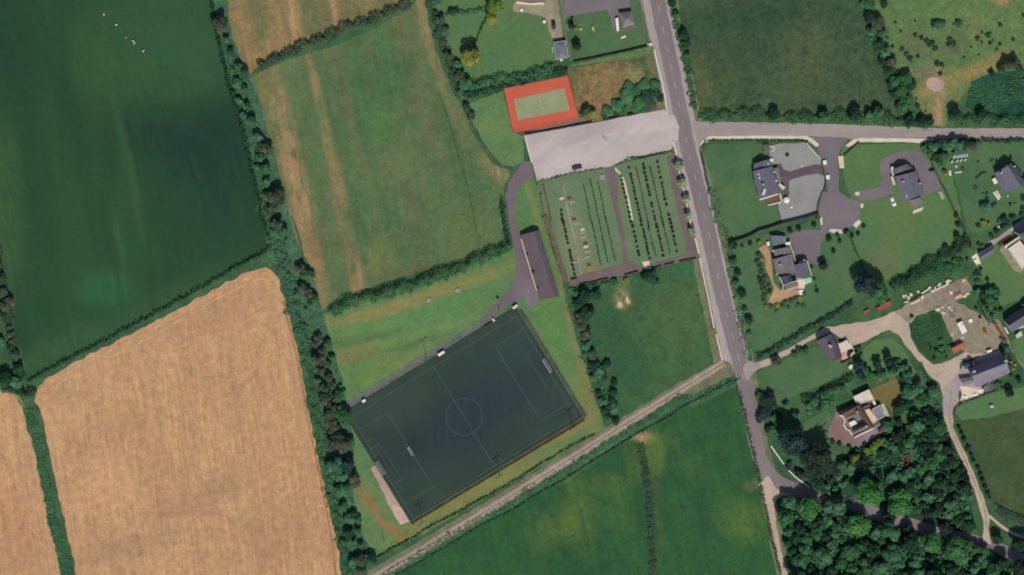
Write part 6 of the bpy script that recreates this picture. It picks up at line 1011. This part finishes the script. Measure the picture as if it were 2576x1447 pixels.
# right edge house by the rubble yard
t = house('house', 'dark blue slate house with a white balcony at the right edge, beside the rubble yard', 'zB', '1560,590 1870,370 2050,560 1700,790'); block(t, 'zB', '1545,590 1890,350 2010,620 1690,800', 4.6, 9.4, 'ew', roofmat('blue_grey_slate', (108, 106, 116)), at=.55); block(t, 'zB', '1870,300 1990,250 2040,380 1930,420', 3.4, 5.0, 'ns', m_brown_r)
b = MB(); b.prism(P('zB', '1765,860 1860,775 1895,855 1790,915')[::-1], .2, 2.6); b.out('balcony', omat('mint_white', (206, 214, 192)), t)
wall('garden_wall', 'white wall at the lower side of the house by the rubble yard', P('zB', '1700,790 1800,740 1930,690'), .5, 1.4, m_white, 'wall'); wall('garden_wall', 'white short wall left of the house by the rubble yard', P('zB', '1575,710 1640,830'), .6, 1.2, m_white, 'wall')
b = MB()
for i in range(26): p = P1('zB', 1400 + i * 8 + rng.uniform(-26, 26), 650 + i * 12.5 + rng.uniform(-12, 12)); k = rng.uniform(.4, 1.1); b.box(p, k, k * .8, .1, .3 + k * .5, rng.uniform(0, 3))
tag(b.out('rubble_heap', omat('rust_rubble', (142, 100, 76), (104, 72, 54), grain=.3)), 'long heap of rust brown rubble right of the rubble yard', 'rubble')
# yard things
m_block = omat('white_block', (232, 218, 196), (206, 188, 164))
for i, (s_, w_, lab) in enumerate((('1040,680 1120,630 1200,578', .8, 'white block wall line in the middle of the rubble row'), ('1245,635 1370,580 1500,520 1535,490', .8, 'longest white block wall line at the right of the rubble row'), ('840,872 930,830 1010,785', .9, 'cream block wall line at the lower left of the rubble row'), ('1040,780 1065,720', 1.2, 'short upright white block stack beside the cream line'), ('1490,445 1505,500', 1.2, 'white block stack at the right end of the rubble row'), ('1500,440 1570,460', 1.0, 'white block arm at the far right end of the rubble row'), ('1170,560 1205,590', 1.1, 'small white block stack at the upper middle of the rubble row'), ('730,840 800,820', .7, 'pale block line at the left end of the rubble row'))):
    wall('block_wall', lab, P('zC', s_), w_, .9, m_block, 'block wall', 'unfinished white block walls')
b = MB(); L, Rr = ribbon_pts(P('zC', '820,820 930,760 1030,705'), .5, False); b.prism(L + Rr[::-1], .1, .5); tag(b.out('timber_stack', m_door), 'dark brown timber stack between the white block lines', 'timber')
for i, (x, y) in enumerate(((1240, 632), (1355, 515), (980, 645), (730, 735), (805, 755), (855, 710), (1290, 575), (1550, 665), (1800, 450), (1410, 920), (1540, 935), (1595, 980), (1430, 1030), (1310, 980), (1350, 960), (1820, 720), (1880, 690))):
    b = MB(); p = P1('zC', x, y); k = rng.uniform(1.0, 1.7)
    for d in range(5): b.box((p[0] + rng.uniform(-.5, .5) * k, p[1] + rng.uniform(-.4, .4) * k), rng.uniform(.5, .9) * k, rng.uniform(.4, .7) * k, .1, rng.uniform(.4, 1.0), rng.uniform(0, 3))
    tag(b.out('stone_heap', m_block), '%s white stone heap from the left, lying in the rubble yard' % ordn([730, 805, 855, 980, 1240, 1290, 1310, 1350, 1355, 1410, 1430, 1540, 1550, 1595, 1800, 1820, 1880].index(x)), 'stone heap', 'white stone heaps in the rubble yard')
b = MB()
for i in range(24): p = P1('zC', 1600 + rng.uniform(-40, 60), 1050 + rng.uniform(-80, 70)); b.box(p, rng.uniform(.3, 2.2), rng.uniform(.2, .5), .1, rng.uniform(.3, 1.0), rng.uniform(0, 3))
tag(b.out('scrap_heap', omat('scrap_metal', (150, 156, 150), (104, 110, 108), grain=.3)), 'grey scrap metal heap just above the white container', 'scrap')
def boxvan(name, label, cat, z, s, h, m, top=None, wheels=True, parts=()):
    p = P(z, s); c = (sum(a[0] for a in p) / 4, sum(a[1] for a in p) / 4); t = thing(name, label, cat, (*c, 0)); b = MB(); b.prism(p[::-1], .75, h); b.out('body', m, t)
    b = MB(); q4 = [LV(a, c, .03) for a in p]; b.prism(q4[::-1], h, h + .06); b.out('roof', top or m, t)
    if wheels:
        for i in range(4):
            a = LV(p[i], c, .25); b = MB(); d = Vector((p[1][0] - p[0][0], p[1][1] - p[0][1])).normalized() * .14; b.tube((a[0] - d.x, a[1] - d.y, .42), (a[0] + d.x, a[1] + d.y, .42), .42, n=12); b.out('wheel', m_dwall, t)
    return t
boxvan('container', 'white rectangular site container in the rubble yard', 'container', 'zB', '705,640 800,598 892,780 805,842', 2.7, m_white, wheels=False); b = MB(); b.box(P1('zB', 800, 660), .6, .5, 2.7, 3.0, .5); tag(b.out('roof_box', m_dwall), 'small dark box on the roof of the white container', 'box')
t = boxvan('trailer', 'rust orange trailer with its shaded side painted dark red above the dark slate house', 'trailer', 'zB', '608,1095 825,985 868,1075 645,1190', 2.2, m_pinkr)
b = MB(); L, Rr = ribbon_pts(P('zB', '600,1080 790,985'), .5, False); b.prism(L + Rr[::-1], .7, 2.6); b.out('shaded_side', omat('red_side_shade', (112, 26, 20)), t)  # shade of the north side put into the colour as dark red
t = boxvan('trailer', 'long rusty red flatbed trailer beside the gravel lane', 'trailer', 'zC', '210,945 470,800 515,880 270,1000', 1.4, omat('rusty_red', (158, 92, 78), (130, 76, 64)))
t = boxvan('trailer', 'small orange trailer left of the long rusty one', 'trailer', 'zC', '-10,1000 80,955 110,1000 15,1050', 1.1, omat('orange_rust', (170, 98, 60)))
b = MB(); b.prism(P('zC', '1620,690 1740,640 1780,690 1660,735')[::-1], .1, .7); tag(b.out('brick_stack', omat('orange_brick', (160, 104, 76))), 'orange brown brick stack at the right end of the rubble yard', 'bricks')
b = MB(); b.prism(P('zC', '1640,745 1755,690 1778,735 1660,780')[::-1], .1, .9); tag(b.out('board_stack', omat('cream_board', (240, 206, 164))), 'cream board stack just below the orange bricks', 'boards')
b = MB(); p = P1('zB', 1215, 765); b.box(p, 1.0, 2.0, .4, 1.1, .4); b.box((p[0] + .6, p[1] - 1.4), .4, 2.0, .8, 1.0, .9); b.tube((p[0] - .6, p[1] - .5, .4), (p[0] + .6, p[1] - .5, .4), .4, n=10); b.tube((p[0] - .6, p[1] + .7, .4), (p[0] + .6, p[1] + .7, .4), .4, n=10); tag(b.out('digger', omat('digger_paint', (120, 84, 52))), 'small brown digger in the right half of the yard', 'digger')
b = MB(); p = P1('zB', 1250, 815); b.box(p, 2.6, .35, .2, .5, .3); b.box((p[0], p[1] + .4), 2.2, .3, .2, .4, .4); tag(b.out('pipe_stack', omat('straw_pipe', (206, 184, 130))), 'straw coloured pipes beside the small brown digger', 'pipes')
for x, y, lab in ((625, 835, 'pale stone slab left of the white container'), (810, 905, 'pale bare slab between container and rust orange trailer')): b = MB(); b.box(P1('zB', x, y), 1.8, 1.6, .15, .4, .3); b.box(P1('zB', x + 8, y + 20), 1.2, 1.0, .15, .35, .8); tag(b.out('stone_slab', omat('straw_slab', (186, 180, 150)) if x < 700 else bpy.data.materials['straw_slab']), lab, 'slab')
for i, (x, y) in enumerate(((1020, 565), (1060, 570), (1030, 610))):
    b = MB(); b.box(P1('t32', x, y - 10), 3.4 - i * .5, 2.4, 0, 2.4 + i * .5, .3); b.box(P1('t32', x + 8, y - 14), 2.2, 1.4, 2.4, 3.4, .3); b.box(P1('t32', x - 24, y + 6), 1.4, .7, 0, 3.6, .6); tag(b.out('ruin_wall', (omat('ruin_stone', (110, 76, 74), (70, 50, 50), grain=.3) if i == 0 else bpy.data.materials['ruin_stone'])), '%s broken wall piece of the reddish ruin inside the wood' % ordn(i), 'ruin', 'walls of the ruin in the wood')
b = MB(); p = P1('t32', 1200, 205); b.box(p, 2.6, 2.2, 0, 1.6, .3); b.box((p[0] - 1.6, p[1]), 1.0, 1.4, 0, 1.0, .3); tag(b.out('pallet_stack', omat('grey_boards', (176, 176, 170))), 'grey board stack between the wood and the gravel lane', 'boards')
# ------------------------------------------------------------------ vehicles
def car(name, label, z, x, y, ang, m, L=4.4, W=1.8, group=None):
    t = thing(name, label, 'car', (0, 0, 0)); b = MB()
    def sec(xs, w, z0, z1): return [(xs, -w / 2, z0), (xs, -w / 2, z1), (xs, -w / 2 * .88, z1 + .06), (xs, w / 2 * .88, z1 + .06), (xs, w / 2, z1), (xs, w / 2, z0)]
    prof = [(-.5, .84, .38, .62), (-.46, .95, .24, .82), (-.2, 1, .22, .9), (.2, 1, .22, .9), (.36, .98, .22, .84), (.46, .92, .24, .72), (.5, .8, .36, .58)]
    vs = []; [vs.extend(sec(L * f, W * w, a, c)) for f, w, a, c in prof]; n = 6; k = len(prof)
    b.add(vs, [(i * n + j, (i + 1) * n + j, (i + 1) * n + (j + 1) % n, i * n + (j + 1) % n) for i in range(k - 1) for j in range(n)] + [tuple(range(n)), tuple(reversed(range((k - 1) * n, k * n)))]); b.out('body', m, t)
    b = MB(); g0 = [(-.42 * L, .8), (.22 * L, .8)]; a = [(-.43 * L, -.8), (.24 * L, -.8), (.24 * L, .8), (-.43 * L, .8)]; c = [(-.3 * L, -.62), (.06 * L, -.62), (.06 * L, .62), (-.3 * L, .62)]
    b.add([(x_, y_ * W / 1.8, .92) for x_, y_ in a] + [(x_, y_ * W / 1.8, 1.4) for x_, y_ in c], [(0, 1, 5, 4), (1, 2, 6, 5), (2, 3, 7, 6), (3, 0, 4, 7)]); b.out('window', m_glass, t)
    b = MB(); b.prism([(x_ * 1.02, y_ * W / 1.8 * 1.02) for x_, y_ in c], 1.39, 1.45); b.out('roof', m, t)
    for fx in (-.31, .31):
        for s_ in (-1, 1):
            b = MB(); b.tube((fx * L, s_ * (W / 2 - .2), .32), (fx * L, s_ * (W / 2 + .01), .32), .32, n=14); w_ = b.out('wheel', m_dwall, t)
            b = MB(); b.tube((fx * L, s_ * (W / 2 + .005), .32), (fx * L, s_ * (W / 2 + .02), .32), .2, n=10); b.out('rim', m_steel, w_)
    for s_ in (-1, 1): b = MB(); b.box((L * .485, s_ * W * .32), .1, .36, .56, .7); b.out('headlight', m_sky, t)
    p = P1(z, x, y); t.location = (*p, .25); t.rotation_euler = (0, 0, ang); t.scale = (1.1, 1.1, 1.1); return t
m_black = omat('black_car_paint', (32, 32, 36), rough=.25, spec=.5); m_wcar = omat('white_car_paint', (246, 244, 240), rough=.3, spec=.4); m_rcar = omat('red_car_paint', (150, 24, 30), rough=.3, spec=.4); m_dcar = omat('dark_car_paint', (72, 66, 72), rough=.3, spec=.4)
car('parked_car', 'dark car parked at the lower edge of the large parking lot', 'z4', 985, 368, R(14), m_dcar, 4.6)
car('parked_car', 'black car parked on the sandy drive above the grey shed', 'zT', 842, 412, R(-84), m_black, 4.5)
car('parked_car', 'white car parked at the lower left of the grey slate house', 'z2', 1192, 1228, R(-66), m_wcar, 4.9)
car('parked_car', 'red car parked at the right end of the purple forecourt', 'z8', 1392, 1000, R(28), m_rcar, 4.6)
boxvan('trailer', 'long white trailer left of the hipped roof building', 'trailer', 'zT', '1835,300 1880,290 1895,500 1855,505', 2.0, m_white)
boxvan('trailer', 'small grey van at the right edge of the dark slate house gravel', 'van', 'zA', '1245,270 1330,240 1345,280 1260,310', 2.0, m_white)
# ------------------------------------------------------------------ sheep
m_wool = omat('wool', (232, 230, 218), (200, 198, 184)); m_face = omat('sheep_face', (54, 50, 46))
def sheep_mesh():
    b = MB()
    def ell(c, r, n=10, k=6):
        vs = [(c[0] + r[0] * math.cos(2 * math.pi * j / n) * math.sin(math.pi * (i + .5) / k), c[1] + r[1] * math.sin(2 * math.pi * j / n) * math.sin(math.pi * (i + .5) / k), c[2] - r[2] * math.cos(math.pi * (i + .5) / k)) for i in range(k) for j in range(n)]
        b.add(vs, [(i * n + j, i * n + (j + 1) % n, (i + 1) * n + (j + 1) % n, (i + 1) * n + j) for i in range(k - 1) for j in range(n)] + [tuple(reversed(range(n))), tuple(range((k - 1) * n, k * n))])
    ell((0, 0, .68), (.62, .36, .34)); ell((.5, 0, .78), (.26, .24, .26)); ell((-.55, 0, .62), (.14, .1, .2)); m1 = b; b2 = MB()
    for x in (-.36, .36):
        for y in (-.17, .17): b2.tube((x, y, 0), (x * .96, y, .28), .045, .05, 7); b2.tube((x * .96, y, .28), (x, y, .6), .05, .09, 7)
    b = b2; b2.tube((.6, 0, .86), (.86, 0, .74), .13, .11, 8); b2.tube((.84, 0, .75), (1.02, 0, .6), .11, .06, 8)
    for s_ in (-1, 1): b2.tube((.74, s_ * .1, .86), (.7, s_ * .26, .84), .05, .015, 5)
    nv = len(m1.v); me = bpy.data.meshes.new('sheep'); me.from_pydata(m1.v + b2.v, [], m1.f + [tuple(i + nv for i in f) for f in b2.f]); me.materials.append(m_wool); me.materials.append(m_face)
    for i, p in enumerate(me.polygons): p.material_index = 0 if i < len(m1.f) else 1; p.use_smooth = True
    return me
shm = sheep_mesh()
for i, (x, y, k) in enumerate(((785, 110, 1), (880, 187, 1.05), (1006, 311, 1.05), (1014, 329, .95), (1083, 386, 1.15), (950, 285, .7))):
    o = bpy.data.objects.new('sheep', shm); S.collection.objects.link(o); o.location = (*P1('t00', x, y), .08); o.rotation_euler = (0, 0, rng.uniform(0, 6.28)); o.scale = (k * .95,) * 3
    tag(o, '%s white sheep from the north in the dark pasture at the top left' % ORD[(0, 1, 3, 4, 5, 2)[i]], 'sheep', 'sheep in the dark pasture')
# ------------------------------------------------------------------ small marks on the ground
for s_ in ('150,985 170,1003', ''): pass
mbk = MB()
for s_ in ('520,700 575,668 640,650 690,655', ): pass
for i, s_ in enumerate(('d:96,1000 118,968 205,918 335,855 455,787 565,727 640,692 668,688 690,702 702,735', 'd:104,1030 124,982 210,930 340,868 460,800 570,739 640,706 664,702 682,716')):
    ribbon('wheel_track', P('d', s_), .7, Z2, gmat('straw_track%d' % i, (212, 166, 124), (196, 150, 110), .2, grain=.14), .2)
ribbon('wheel_track', P('d', '712,760 738,860 758,960 776,1060 794,1150 812,1235 828,1320 842,1420 850,1500'), .9, Z2, gmat('dark_straw', (160, 116, 80), (170, 128, 90), .2, grain=.16), .25)  # darker straw line along the right edge of the stubble
ribbon('field_edge', P('d', '0,983 30,986 48,1002 62,1025'), .9, Z2, gmat('grass_edge', (150, 146, 104), (134, 134, 96), .2), .2)
